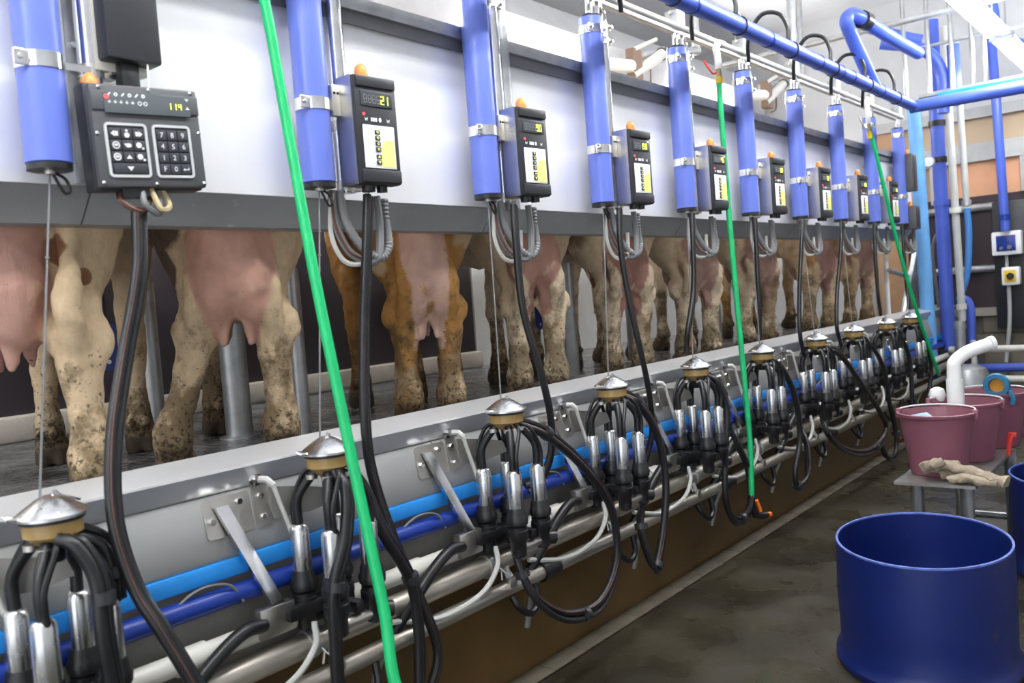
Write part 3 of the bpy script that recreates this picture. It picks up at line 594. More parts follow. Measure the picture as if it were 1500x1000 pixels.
for y0, y1, cols in ((.022, .118, None), (.130, .222, ['7', '8', '9', '4', '5', '6', '1', '2', '3', 'F', '0', '\u21b5'])):
    q = MB(); rring(q, y0, y1, .022, .145, .010, .006, .004); q.build('keypad_rim', mat('silver_print', (.62, .63, .63), .4, .4), o)
    MB().box((-.002, y0+.006, .028), (.0012, y1-.006, .139)).build('keypad_bed', M['keyblack'], o)
    kw_ = (y1-y0-.016)/3; kh = .0262
    for r_ in range(4):
        for c_ in range(3):
            if cols is None and r_ == 3 and c_ != 1: continue
            yc = y0+.008+kw_*(c_+.5); zc = .1335-kh*(r_+.5)
            hw = kw_*.46 if not (cols is None and r_ == 3) else kw_*1.42
            key = MB().box((.0, yc-hw, zc-kh*.45), (.0045, yc+hw, zc+kh*.45), .0015).build('key', M['keyblack'], o)
            if cols:
                ch = cols[r_*3+c_]
                if ch == '\u21b5':
                    q = MB(); q.box((.0046, yc-.004, zc-.0015), (.0052, yc+.007, zc+.0005)); q.box((.0046, yc+.005, zc), (.0052, yc+.007, zc+.004)); q.prism([(.0046, yc-.008, zc-.0005), (.0046, yc-.003, zc-.004), (.0046, yc-.003, zc+.003)], (.0006, 0, 0)); q.build('key_symbol', M['icon'], key)
                else: link('key_symbol', text_mesh(ch, .017, M['icon']), key, loc=(.0048, yc, zc))
            else:
                q = MB(); i = r_*3+c_; x = .0046
                if i == 0: q.prism([(x, yc-.009, zc), (x, yc-.001, zc-.007), (x, yc-.001, zc+.007)], (.0006, 0, 0)); q.box((x, yc, zc-.005), (x+.0006, yc+.007, zc+.005))
                elif i == 2: q.prism([(x, yc+.009, zc), (x, yc+.001, zc-.007), (x, yc+.001, zc+.007)], (.0006, 0, 0)); q.box((x, yc-.007, zc-.005), (x+.0006, yc, zc+.005))
                elif i == 1: q.lathe([(.0001, 0), (.006, 0), (.006, .0006), (.0001, .0006)], (x, yc, zc-.003), 12, 'x'); q.lathe([(.0001, 0), (.003, 0), (.003, .0006), (.0001, .0006)], (x, yc, zc+.007), 10, 'x')
                elif i in (3, 6): q.lathe([(.006, 0), (.0085, 0), (.0085, .0006), (.006, .0006)], (x, yc, zc), 16, 'x', closed=True); q.box((x, yc-.004, zc-.002), (x+.0006, yc+.004, zc+.003))
                elif i == 4: q.lathe([(.0001, 0), (.007, 0), (.007, .0006), (.0001, .0006)], (x, yc+.001, zc), 12, 'x', sy=.7); q.box((x, yc-.008, zc+.001), (x+.0006, yc, zc+.004))
                elif i in (5, 8): q.lathe([(.0001, 0), (.0065, 0), (.0065, .0006), (.0001, .0006)], (x, yc-.002, zc+.001), 14, 'x'); q.lathe([(.001, 0), (.003, 0), (.003, .0006), (.001, .0006)], (x, yc+.007, zc-.006), 10, 'x', closed=True)
                elif i == 7: tri(q, (x, yc, zc), .007, True)
                else: tri(q, (x, yc, zc), .008, False)
                q.build('key_symbol', M['icon'], key)
for y, z in ((.022, .224), (.135, .224), (.236, .224), (.007, .12), (.245, .13), (.008, .010), (.128, .008), (.244, .010)):
    MB().lathe([(.0045, 0), (.0045, .002), (.002, .004)], (0, y, z), 10, 'x').build('screw', M['bright'], o)
MB().lathe([(.02, 0), (.02, .008), (.017, .02), (.008, .030)], (-.045, .022, H), 16).build('warning_lamp', M['orange'], o)
MB().box((-.05, .05, -.02), (-.01, .11, 0)).build('cable_gland', M['black'], o)
for j, (mm, pts) in enumerate([(M['blackred'], [(-.03, .06, 0), (-.02, .05, -.03), (-.01, .09, -.055), (-.03, .12, -.02)]), (M['greyhose'], [(-.02, .10, 0), (-.0, .095, -.04), (-.01, .13, -.06), (-.03, .14, 0)]), (mat('tan_cable', (.45, .36, .2), .5), [(-.02, .12, 0), (-.0, .13, -.05), (-.02, .16, -.04), (-.03, .15, 0)])]):
    MB().tube(spline(pts, 6), .007, 6).build('cable', mm, o)
# tall black box above the keypad controller
o = thing('vacuum_gauge_box', (-1.95, 1.02, Z(.60)), 'tall plain black box hanging above the keypad controller', 'box')
MB().box((-.06, 0, .02), (0, .135, .40), .008).build('housing', M['blackplastic'], o)
MB().box((-.075, -.008, .0), (-.045, .12, .40), .002).build('mounting_plate', mat('cream_plate', (.62, .60, .55), .4, .3), o)
MB().box((-.055, .04, -.14), (-.02, .085, .03), .004).build('cable_duct', M['black'], o)
MB().tube([(-.01, .10, .02), (-.005, .095, -.05), (-.005, .09, -.09)], .0025, 6).build('wire', M['white'], o)
# small dark boxes at the far end
for px, py, ww, hh, lab in [(1340, 252, .15, .30, 'plain dark box on the pale blue post, upper of two at the row end'), (1345, 318, .15, .19, 'plain dark box on the pale blue post, lower of two at the row end')]:
    p = at(px, py, -1.9); o = thing('end_box', p-Vector((0, ww/2, hh/2)), lab, 'box')
    MB().box((-.09, 0, 0), (0, ww, hh), .008).build('housing', M['darkgrey'], o); MB().lathe([(.02, 0), (.018, .02), (.006, .035)], (-.045, .03, hh), 12).build('warning_lamp', M['orange'], o)
    MB().box((0, .02, .02), (.004, ww-.02, hh-.02), .002).build('lid', M['blackplastic'], o)

# ---- bundles of hoses under every control box
for k in range(NS):
    y = YC[k]
    if k:
        o = thing('corrugated_hose', (-1.96, y+.10, Z(.35)), f'{ORD[k-1]} loop of grey hoses from the left, hanging under a control box', 'hose', 'hose loops under the control boxes')
        pts = spline([(-.06, -.01, .01), (-.05, -.005, -.08), (-.02, .03, -.165), (.0, .075, -.195), (.0, .115, -.16), (-.01, .12, -.08), (-.01, .12, -.015)], 10)
        rs = [.0145 if i % 2 else .0118 for i in range(len(pts))]
        MB().tube(pts, rs, 10).build('ribbed_hose', M['greyhose'], o)
        MB().tube(spline([(-.065, -.035, .01), (-.06, -.035, -.09), (-.04, -.01, -.17), (-.02, .04, -.205), (-.0, .07, -.19), (-.0, .085, -.1), (-.005, .085, -.01)], 8), .0125, 8).build('smooth_hose', M['greyhose'], o)
        MB().tube(spline([(-.056, -.045, .01), (-.05, -.045, -.09), (-.03, -.02, -.17), (-.01, .02, -.196)], 6), .0045, 6).build('stripe', M['blackred'], o)
        MB().tube(spline([(-.06, -.04, .0), (-.065, -.05, -.12), (-.05, -.02, -.2), (-.02, .03, -.2), (-.02, .05, -.1)], 6), .008, 7).build('clear_tube', M['clear'], o)

# ---- milking clusters parked upside down on their washing jetters
CX = -1.88
CAP = [(75, 745), (478, 648), (740, 592), (895, 550), (1018, 524), (1115, 507), (1195, 492), (1250, 481), (1298, 470), (1333, 460)]
def cluster():
    o = thing('milking_cluster', (0, 0, 0), 'x', 'milking cluster', 'milking clusters parked along the kerb')
    MB().lathe([(.064, -.012), (.071, -.010), (.071, -.004), (.066, 0), (.052, .010), (.030, .025), (.016, .032), (.004, .034)], seg=32).build('lid', M['satin'], o)
    MB().lathe([(.058, -.018), (.063, -.018), (.063, -.011), (.058, -.011)], seg=32, closed=True).build('gasket', M['black'], o)
    MB().lathe([(.018, -.075), (.034, -.066), (.052, -.050), (.058, -.046), (.058, -.017)], seg=32).build('bowl', M['amber'], o)
    MB().tube([(.0, -.064, -.004), (.004, -.088, .0), (-.01, -.09, .004), (-.02, -.07, .0)], .004, 6).build('lid_catch', M['bright'], o)
    MB().tube(spline([(0, 0, .028), (.0, .01, .04), (0, .02, .03), (0, .06, .01)], 4), .003, 6).build('hook_wire', M['bright'], o)
    MB().lathe([(.016, -.105), (.02, -.10), (.022, -.07)], seg=16).build('claw_outlet', M['black'], o)
    for sx in (-1, 1):
        for sy in (-1, 1):
            x, y = sx*.066, sy*.064
            MB().tube(spline([(sx*.02, sy*.02, -.055), (sx*.038, sy*.036, -.075), (x*.98, y*.98, -.13), (x, y, -.20)], 6), .0135, 10).build('short_milk_tube', M['black'], o)
            m = MB(); m.lathe([(.0165, -.006), (.0165, .006)], (sx*.033, sy*.033, -.072), 12); m.build('wire_clip', M['steel'], o)
            sh = MB().lathe([(.025, -.332), (.0265, -.327), (.0255, -.212), (.021, -.200), (.0155, -.196)], (x, y, 0), 20).build('teat_cup_shell', M['satin'], o)
            MB().lathe([(.008, -.208), (.009, -.198), (.006, -.19)], (x+.016*sx, y, .0), 8).build('nipple', M['black'], sh)
            MB().lathe([(.026, -.396), (.032, -.394), (.032, -.382), (.028, -.380), (.036, -.373), (.038, -.354), (.033, -.346), (.0315, -.333), (.027, -.320)], (x, y, 0), 18).build('liner_mouth', M['black'], o)
            MB().tube(spline([(sx*.045, sy*.012, -.05), (sx*.075, sy*.03, -.07), (sx*.085, y*1.0, -.14), (x+.018*sx, y, -.2)], 6), .0068, 8).build('pulse_tube', M['black'], o)
    return o
def jetter():
    o = thing('jetter_bracket', (0, 0, 0), 'x', 'bracket', 'jetter brackets under the clusters')
    for sx in (-1, 1):
        for sy in (-1, 1):
            x, y = sx*.066, sy*.064
            MB().lathe([(.020, -.52), (.026, -.515), (.027, -.47), (.035, -.458), (.035, -.432), (.028, -.428)], (x, y, 0), 16).build('jetter_cup', M['black'], o)
    MB().box((-.085, -.014, -.475), (.085, .014, -.442), .004).build('spine', M['black'], o)
    MB().box((-.08, -.14, -.478), (-.03, .08, -.44), .005).build('cross_beam', M['black'], o)
    for sx in (-1, 1): MB().cyl((sx*.066, -.085, -.495), (sx*.066, .085, -.495), .016, seg=12).build('cross_tube', M['steel'] if sx > 0 else M['black'], o)
    MB().cyl((.066, .085, -.495), (.08, .115, -.50), .023, seg=12).build('end_plug', M['black'], o)
    MB().box((-.085, -.215, -.505), (-.052, -.105, -.425), .006).build('mount_plate', M['steel'], o)
    MB().tube([(-.10, .0, -.49), (-.06, .0, -.53), (-.04, .0, -.60)], .012, 8).build('drain_stub', M['galv'], o)
    MB().box((-.05, -.02, -.63), (-.02, .02, -.585), .004).build('valve', M['steel'], o)
    # plate on the fascia and the flat bar that carries the bracket
    def slope(z): return -.1655+.021*(-.09-z)/.1        # just proud of the leaning fascia
    MB().prism([(slope(z), y, z) for y, z in ((-.29, -.10), (-.285, -.093), (-.155, -.093), (-.15, -.10), (-.15, -.188), (-.155, -.195), (-.285, -.195), (-.29, -.188))], (.006, 0, 0)).build('wall_plate', M['steel'], o)
    for y, z in ((-.272, -.15), (-.185, -.115), (-.12, -.115), (-.12, -.17)): MB().cyl((slope(z), y, z), (slope(z)+.016, y, z), .009, seg=6).build('bolt', M['bright'], o)
    MB().prism([(-.152, -.262, -.115), (-.152, -.225, -.115), (-.072, -.135, -.385), (-.072, -.172, -.385)], (.014, 0, 0)).build('flat_bar', M['bright'], o)
    MB().prism([(slope(z)+.002, y, z) for y, z in ((-.142, -.09), (-.095, -.085), (-.09, -.19), (-.142, -.195))], (.007, 0, 0)).build('strap_plate', M['steel'], o)
    MB().prism([(-.150, -.095, -.095), (-.10, .0, -.11), (-.06, .06, -.125), (-.06, .06, -.16), (-.10, .0, -.18), (-.145, -.095, -.185)], (.005, 0, 0)).build('curved_strap', mat('dull_strap_steel', (.3, .29, .27), .4, .9), o)
    MB().lathe([(.022, 0), (.022, .012), (.011, .014), (.011, .035)], (-.168, -.125, -.068), 6, 'x').build('hex_fitting', M['bright'], o)
    MB().tube([(-.135, -.125, -.068), (-.115, -.118, -.068), (-.105, -.105, -.085)], .0095, 8).build('elbow', M['clear'], o)
    MB().tube(spline([(-.106, -.107, -.08), (-.10, -.092, -.14), (-.09, -.072, -.22), (-.075, -.055, -.34), (-.06, -.045, -.42)], 6), .0065, 8).build('water_tube', M['clear'], o)
    MB().tube(spline([(-.04, -.06, -.50), (-.02, -.08, -.56), (-.01, -.18, -.62), (-.02, -.36, -.64), (-.05, -.54, -.60)], 8), .009, 8).build('clear_hose', M['clear'], o)
    MB().tube(spline([(-.06, -.20, -.465), (-.05, -.27, -.46), (-.045, -.36, -.50), (-.045, -.46, -.575), (-.06, -.55, -.66)], 8), .0185, 10).build('feed_hose', M['black'], o)
    MB().tube(spline([(-.10, -.23, -.40), (-.10, -.27, -.345), (-.11, -.36, -.34), (-.125, -.47, -.41)], 6), .004, 6).build('thin_cable', M['greyhose'], o)
    MB().tube(spline([(-.08, -.05, -.51), (-.03, -.03, -.56), (-.05, .03, -.59), (-.07, -.0, -.54), (-.03, -.05, -.58)], 5), .003, 5).build('wire_tie', M['icon'], o)
    # U-shaped drain hose under the lowest pipe
    MB().tube(spline([(-.05, .02, -.66), (-.03, .03, -.70), (-.02, .08, -.735), (-.025, .13, -.71), (-.04, .14, -.65)], 6), .012, 8).build('drain_hose', M['black'], o)
    for ch in o.children:
        if ch.name.split('.')[0] in ('jetter_cup', 'spine', 'cross_beam', 'cross_tube', 'end_plug', 'mount_plate', 'feed_hose', 'clear_hose', 'thin_cable'): ch.location.z += .038
    return o
pc, pj_ = cluster(), jetter(); CAPP = []
for k in range(NS):
    p = at(*CAP[k], CX); p.z = Z(-.362); CAPP.append(p)
    o = pc if k == 0 else copy_tree(pc); o.location = p; o.rotation_euler = (0, 0, 0); o['label'] = f'{ORD[k]} milking cluster from the left, four shiny teat cups under a cone lid'
    o = pj_ if k == 0 else copy_tree(pj_); o.location = p; o['label'] = f'{ORD[k]} black jetter bracket from the left, holding its teat cups on the fascia'
    c0 = Vector((-2.0, YC[k], Z(.36))); c1 = p+Vector((0, -.02, .03))
    o = thing('retract_cord', c1, f'{ORD[k]} thin cord from the left, running from cylinder down to cluster lid', 'cord', 'retracting cords')
    MB().tube([(0, 0, 0), c0-c1], .0026, 5).build('cord', M['greyhose'], o)
    if k < 6: MB().tube([(c0-c1)*.72, (c0-c1)*.715], .005, 6).build('knot', M['greyhose'], o)

# ---- long hoses, one twin per station: (pixel x, pixel y, plane x)
def hose(name, pix, r, label, twin=.018, stripe=True, ties=(), n=8, group='long black milk hoses'):
    P = [at(a, b_, X) for a, b_, X in pix]; base_ = min(P, key=lambda q: q.z).copy()
    o = thing(name, base_, label, 'hose', group); S = spline([q-base_ for q in P], n)
    MB().tube(S, r, 10).build('milk_tube', M['black'], o)
    if twin: 
        S2 = []
        for i, q in enumerate(S):
            t = (S[min(i+1, len(S)-1)]-S[max(i-1, 0)]).normalized(); nn = Vector((.45, .3, .1)).cross(t)
            if nn.length < .1: nn = Vector((0, 0, 1)).cross(t)
            S2.append(q+nn.normalized()*twin+Vector((.006, 0, 0)))
        MB().tube(S2, r*.72, 8).build('pulse_tube', M['black'], o)
    if stripe: MB().tube([q+Vector((r*.78, -.002, r*.45)) for q in S], r*.17, 5).build('stripe', M['blackred'], o)
    for i in ties:
        j = int(i*(len(S)-1)); t = (S[min(j+1, len(S)-1)]-S[max(j-1, 0)]).normalized(); c = S[j]+(S2[j]-S[j])*.5 if twin else S[j]
        MB().tube([c-t*.012, c+t*.012], r*1.75, 10).build('tie', M['blackplastic'], o)
    return o
# down-hoses from the control boxes to the pit wall
DOWN = [
 [(200, 305, -1.94), (200, 400, -1.92), (180, 520, -1.9), (163, 640, -1.86), (165, 760, -1.82), (195, 860, -1.78), (235, 925, -1.74), (290, 1015, -1.70)],
 [(538, 285, -1.94), (536, 360, -1.93), (532, 480, -1.92), (533, 600, -1.9), (543, 690, -1.9), (575, 790, -1.88), (610, 870, -1.86), (640, 950, -1.84), (630, 1010, -1.84)],
 [(752, 300, -1.94), (755, 350, -1.93), (765, 450, -1.92), (790, 540, -1.9), (806, 610, -1.9), (806, 665, -1.91), (790, 700, -1.93), (770, 712, -1.95)],
 [(907, 305, -1.94), (909, 360, -1.93), (918, 420, -1.92), (935, 500, -1.9), (950, 570, -1.9), (955, 630, -1.92), (945, 680, -1.95)],
 [(1014, 312, -1.94), (1015, 350, -1.93), (1016, 420, -1.92), (1008, 480, -1.9), (1005, 515, -1.93)],
 [(1106, 320, -1.94), (1108, 360, -1.93), (1111, 430, -1.92), (1113, 490, -1.93)],
 [(1176, 322, -1.94), (1174, 360, -1.93), (1171, 430, -1.92), (1172, 490, -1.9), (1178, 520, -1.93)],
 [(1232, 325, -1.94), (1232, 360, -1.93), (1226, 430, -1.92), (1226, 480, -1.9), (1232, 505, -1.93)],
 [(1281, 326, -1.94), (1282, 370, -1.93), (1286, 430, -1.92), (1290, 462, -1.93)],
 [(1322, 330, -1.94), (1324, 370, -1.93), (1328, 420, -1.92), (1332, 452, -1.93)],
]
for k, pix in enumerate(DOWN): hose('down_hose', pix, .0125, f'{ORD[k]} twin black hose from the left, dropping from a control box to the kerb', twin=.022, stripe=k < 4, group='twin hoses dropping to the kerb')
LOOP = [
 [[(85, 790, -1.82), (110, 800, -1.79), (140, 850, -1.77), (150, 930, -1.76), (165, 1020, -1.76)], [(95, 782, -1.86), (150, 800, -1.84), (165, 850, -1.83), (168, 880, -1.83)]],
 [[(490, 690, -1.84), (506, 720, -1.8), (504, 790, -1.78), (488, 860, -1.78), (490, 940, -1.78), (494, 1020, -1.78)], [(496, 684, -1.86), (530, 715, -1.84), (560, 780, -1.82), (600, 850, -1.82), (612, 920, -1.82), (614, 1010, -1.82)]],
 [[(758, 622, -1.86), (800, 638, -1.83), (855, 685, -1.81), (895, 745, -1.8), (903, 820, -1.8), (878, 880, -1.8), (830, 898, -1.8), (783, 872, -1.82), (758, 820, -1.86), (755, 785, -1.9)]],
 [[(908, 578, -1.86), (935, 592, -1.83), (962, 635, -1.81), (975, 700, -1.8), (972, 770, -1.8), (960, 828, -1.8), (945, 800, -1.82), (938, 760, -1.84), (948, 710, -1.88)]],
 [[(1030, 550, -1.86), (1050, 560, -1.82), (1064, 600, -1.8), (1062, 670, -1.8), (1064, 735, -1.8), (1080, 766, -1.8), (1098, 745, -1.8), (1096, 690, -1.82), (1078, 645, -1.84), (1074, 630, -1.88)]],
 [[(1125, 530, -1.86), (1145, 540, -1.82), (1164, 580, -1.8), (1172, 640, -1.8), (1165, 690, -1.8), (1170, 715, -1.8), (1182, 700, -1.8), (1182, 655, -1.82), (1170, 625, -1.88)]],
 [[(1204, 512, -1.86), (1230, 520, -1.82), (1260, 560, -1.8), (1290, 605, -1.78), (1298, 630, -1.78), (1275, 658, -1.79), (1240, 658, -1.8), (1212, 635, -1.83), (1202, 600, -1.88)]],
 [[(1258, 500, -1.86), (1280, 512, -1.82), (1296, 545, -1.8), (1303, 590, -1.8), (1312, 630, -1.8), (1312, 662, -1.8), (1298, 668, -1.8), (1288, 640, -1.84)]],
 [[(1306, 488, -1.86), (1322, 498, -1.82), (1333, 530, -1.8), (1336, 580, -1.8), (1334, 620, -1.82)]],
 [[(1341, 478, -1.86), (1352, 486, -1.82), (1360, 510, -1.8), (1364, 545, -1.8), (1358, 590, -1.82)]],
]
for k, lst in enumerate(LOOP):
    for j, pix in enumerate(lst):
        hose('milk_hose', pix, .0145 if k < 3 else .0155, f'{ORD[k]} long black milk hose from the left, looping down from its cluster' if j == 0 else f'{"second"} black hose curving out right of the {ORD[k]} cluster', twin=.024, stripe=k in (2, 3, 6), ties=(.12, .62, .85) if k in (2, 3) else (.6,))

# ---- green hoses
def green(pix, r0, label, extra=None):
    P = [at(a, b_, X) for a, b_, X in pix]
    if extra: P = [Vector((-1.925, P[0].y-.05, Z(1.205))), Vector((-1.86, P[0].y-.035, P[0].z*.4+Z(1.205)*.6))]+P+[Vector((P[-1].x+.10, P[-1].y+.12, .16)), Vector((P[-1].x+.22, P[-1].y+.22, .02)), Vector((P[-1].x+.5, P[-1].y+.35, .0145))]
    base_ = P[-1].copy(); o = thing('green_hose', base_, label, 'hose')
    MB().tube(spline([q-base_ for q in P], 10), r0, 12).build('hose', M['green'], o); return o, [q-base_ for q in P]
green([(378, -40, -1.80), (420, 180, -1.76), (462, 410, -1.68), (513, 660, -1.58), (560, 880, -1.49), (592, 1040, -1.42)], .0135, 'bright green hose in the foreground, slanting across the second cluster', True)
o, P = green([(1053, 122, -1.9), (1062, 240, -1.89), (1070, 340, -1.87), (1083, 480, -1.84), (1098, 640, -1.8), (1101, 725, -1.79)], .0135, 'middle green hose hanging from a valve and ending in a spray gun')
e = P[-1]
MB().cyl(e+Vector((0, 0, .01)), e+Vector((0, .004, -.02)), .013, seg=12).build('ferrule', M['bright'], o)
g = MB().tube([e+Vector((0, .002, -.015)), e+Vector((0, .005, -.06)), e+Vector((.005, .02, -.10)), e+Vector((.02, .06, -.115)), e+Vector((.03, .10, -.118))], [.013, .016, .018, .018, .014], 12).build('spray_gun', M['black'], o)
MB().tube([e+Vector((.01, .03, -.03)), e+Vector((.015, .042, -.06)), e+Vector((.02, .05, -.09))], .009, 8).build('trigger', mat('orange_trigger', (.85, .17, .02), .4), o)
MB().tube([e+Vector((.03, .10, -.118)), e+Vector((.037, .125, -.119))], [.015, .012], 10).build('nozzle', mat('orange_trigger', (.85, .17, .02), .4), o)
o, P3 = green([(1273, 185, -1.9), (1288, 245, -1.88), (1308, 330, -1.85), (1335, 430, -1.8), (1360, 505, -1.76), (1374, 545, -1.74)], .0135, 'far green hose hanging near the end of the row'); MB().cyl((0, 0, 0), (0.0, 0.02, -.03), .016, seg=10).build('ferrule', M['bright'], o)
for (px, py), lab in (((1050, 70), 'red-handled valve feeding the middle green hose'), ((1270, 150), 'small valve feeding the far green hose')):
    p = at(px, py, -1.9); q = at(px+4, py+52, -1.9)-p; o = thing('hose_valve', p, lab, 'valve')
    MB().tube(spline([(0, 0.02, .03), (0, -.01, -.005), q*.25, q*.6], 6), .017, 10).build('white_elbow', M['white'], o)
    MB().cyl(q*.55, q*.85, .014, seg=12).build('brass_body', mat('dull_brass', (.42, .34, .2), .35, .8), o); MB().cyl(q*.82, q*1.02, .019, .016, seg=12).build('yellow_collar', M['yellow'], o)
    MB().tube([q*.7, q*.7+Vector((-.02, -.025, -.005)), q*.62+Vector((-.035, -.04, .01)), q*.35+Vector((-.05, -.055, .0))], .005, 6).build('handle', M['red'] if px < 1200 else M['steel'], o)

# ================================================================== OVERHEAD PIPES
bz = Z(1.187)
o = thing('overhead_blue_pipe', (-1.7, 0, bz), 'long blue overhead pipe running above the cylinders and turning right at the end', 'pipe')
MB().tube([(0, -1, 0), (0, 6.9, 0)], .039, 20).build('main_run', M['bluepipe'], o)
MB().tube([(-.02, 6.92, -.005), (2.5, 6.92, -.015)], .045, 20).build('cross_run', M['bluepipe'], o)
ob = Vector((-1.7, 0, bz))
MB().tube(spline([at(*q)-ob for q in ((1281, 128, -1.70), (1263, 88, -1.72), (1247, 52, -1.74), (1240, 33, -1.74), (1246, 22, -1.72), (1260, 26, -1.68), (1300, 52, -1.62), (1345, 78, -1.58))], 6), .043, 14).build('swan_neck', M['bluepipe'], o)
q0, q1 = at(1262, 28, -1.675)-ob, at(1270, 32, -1.665)-ob; MB().cyl(q0, q1, .055, seg=16).build('dark_collar', M['black'], o)
for y in (3.45, 4.25, 4.95, 5.3, 5.5, 6.1): MB().cyl((0, y, 0), (0, y+.02, 0), .042, seg=20).build('ring', M['royal'], o)
for k in range(3, 10):
    y = YC[k]*.85+.0
    h = MB().tube(spline([(.0, y-.03, .035), (.0, y-.03, .11), (-.03, y-.06, .18), (-.10, y-.12, .18), (-.17, y-.13, .08), (-.2, y-.08, -.03)], 6), .011, 8).build('tap_hose', M['black'], o)
    MB().box((-.02, y-.05, .03), (.02, y-.01, .05), .004).build('tap_saddle', M['black'], o)
    m = MB(); m.lathe([(.038, -.004), (.045, -.004), (.045, .004), (.038, .004)], (0, y+.0, 0), 20, 'y', closed=True); m.build('hose_clip', M['black'], o)
o = thing('white_water_pipe', (-1.93, -1, Z(1.212)), 'thin white water pipe running in front of the clamp blocks', 'pipe')
MB().cyl((0, 0, 0), (0, 8.5, 0), .0145, seg=14).build('pipe', M['cream'], o)
for y in (2.2+1, 4.2+1, 6.1+1): MB().cyl((0, y, 0), (0, y+.05, 0), .019, seg=14).build('socket', M['cream'], o)
o = thing('cable_channel', (-1.99, -1, Z(1.235)), 'grey steel channel running behind the thin white pipe', 'channel')
MB().box((-.03, 0, -.02), (.0, 8.6, .02), .003).build('channel', M['galv'], o)
# conduit crossing overhead and its hangers
o = thing('cross_conduit', (-2.6, 6.9, Z(1.80)), 'grey conduit crossing high above the blue pipe', 'pipe')
MB().cyl((-.6, 0, 0), (3.2, 0, 0), .022, seg=14).build('conduit', M['galv'], o)
o = thing('ladder_rack', (-1.9, 7.3, Z(1.28)), 'pale steel pipe rack above the cross pipe at the pit end', 'rack')
MB().cyl((.15, 0, .03), (2.4, 0, .03), .018).build('rail', M['galv'], o); MB().cyl((.15, .35, .10), (2.4, .35, .10), .018).build('rail', M['galv'], o); MB().cyl((.1, .1, .42), (1.2, .1, .42), .012).build('rail', M['galv'], o)
for x in (.05, .22, .38, .52, .60, 1.0): MB().cyl((x, .05, -.02), (x, .05, 1.35), .017).build('hanger', M['galv'], o)
o = thing('blue_cable_tray', (-1.7, 7.2, Z(1.27)), 'flat sky-blue tray lying along the blue cross pipe', 'tray'); MB().box((.1, 0, -.02), (2.4, .25, .03), .004).build('tray', M['skyblue'], o)
# bundle of blue pipe bends beyond
o = thing('blue_pipe_bends', (-1.9, 8.2, Z(1.5)), 'bundle of blue pipe bends under the ceiling at the far end', 'pipe')
for j, pts in enumerate([[(-.3, -.2, .45), (.0, -.1, .35), (.12, 0, .15), (.12, .0, -.2)], [(-.42, -.3, .62), (-.2, -.2, .5), (.0, -.1, .42)], [(.22, 0, .35), (.22, 0, .05), (.2, 0, -.15)], [(.5, .1, .62), (.55, .1, .35), (.8, .1, .2)]]): MB().tube(spline(pts, 6), .05, 14).build('bend', M['bluepipe'], o)
# actuators behind the panel top
for i, (px, py) in enumerate([(938, 92), (1128, 135)]):
    p = at(px, py, -2.75); o = thing('gate_actuator', p, f'{["nearer", "farther"][i]} pale gate actuator with brown bracket behind the top rail', 'actuator')
    MB().cyl((0, -.12, -.10), (.0, .28, .10), .035, seg=14).build('ram', M['cream'], o); MB().cyl((.0, .28, .10), (0, .31, .115), .042, seg=14).build('ram_cap', M['darkgrey'], o)
    MB().cyl((0, -.45, -.08), (0, -.12, -.04), .04, seg=14).build('sleeve', M['white'], o); MB().box((-.03, -.13, -.14), (.03, -.02, .07), .01).build('bracket', mat('worn_brown', (.2, .13, .09), .6), o)
    MB().cyl((.02, -.10, .06), (.02, .18, .17), .014).build('rod', M['cream'], o); MB().tube(spline([(0, .12, -.02), (0, .1, -.12), (0, .0, -.16)], 5), .006, 6).build('cable', M['blackred'], o)
    MB().cyl((-.05, -.05, .04), (-.05, .9, .24), .03, seg=12).build('tie_bar', M['galv'], o)
    MB().cyl((-.05, .88, .22), (-.05, .88, 1.1), .03, seg=12).build('drop_post', M['galv'], o)
# sloping white duct under the ceiling behind the panel
o = thing('ceiling_duct', (-4.2, 0, Z(1.6)), 'broad pale sheet duct under the ceiling behind the splash panel', 'duct')
MB().extrude_y([(-.5, .55), (-.5, .2), (.0, .0), (.42, .1), (.5, .35), (.3, .6)], -2.5, 9.2).build('duct', mat('pale_duct_sheet', (.50, .51, .53), .45, .2, var=.06), o)

# fluorescent fixtures
def fixture(x, y, z, L, label):
    o = thing('fluorescent_fixture', (x, y, z), label, 'lamp', 'fluorescent ceiling fixtures')
    MB().box((-.03, 0, .012), (.03, L, .06), .006).build('housing', M['white'], o)
    for s in (-1, 1):
        MB().cyl((s*.055, .04, .02), (s*.055, L-.04, .02), .019, seg=10).build('tube', M['tube'], o)
        for yy in (.005, L-.04): MB().box((s*.055-.024, yy, -.002), (s*.055+.024, yy+.035, .044), .003).build('socket', M['white'], o)
    for yy in (.2, L-.2): MB().cyl((0, yy, .07), (0, yy, 2.70-1.62), .006, seg=6).build('hanger', M['galv'], o)
for i, y in enumerate((-2.2, -.3, 1.6, 3.5, 5.4, 7.25)): fixture(-1.17, y, Z(1.6), 1.75, f'{ORD[5-i]} fluorescent fixture over the pit, counted from the far wall')
for i, y in enumerate((-1.5, 1.4, 4.3, 7.0)): fixture(-3.75, y, Z(1.62), 1.75, f'{ORD[3-i]} added unseen fixture rim-lighting the cows, counted from the far wall')  # this row is added, hidden behind the panel, to light cows and ceiling

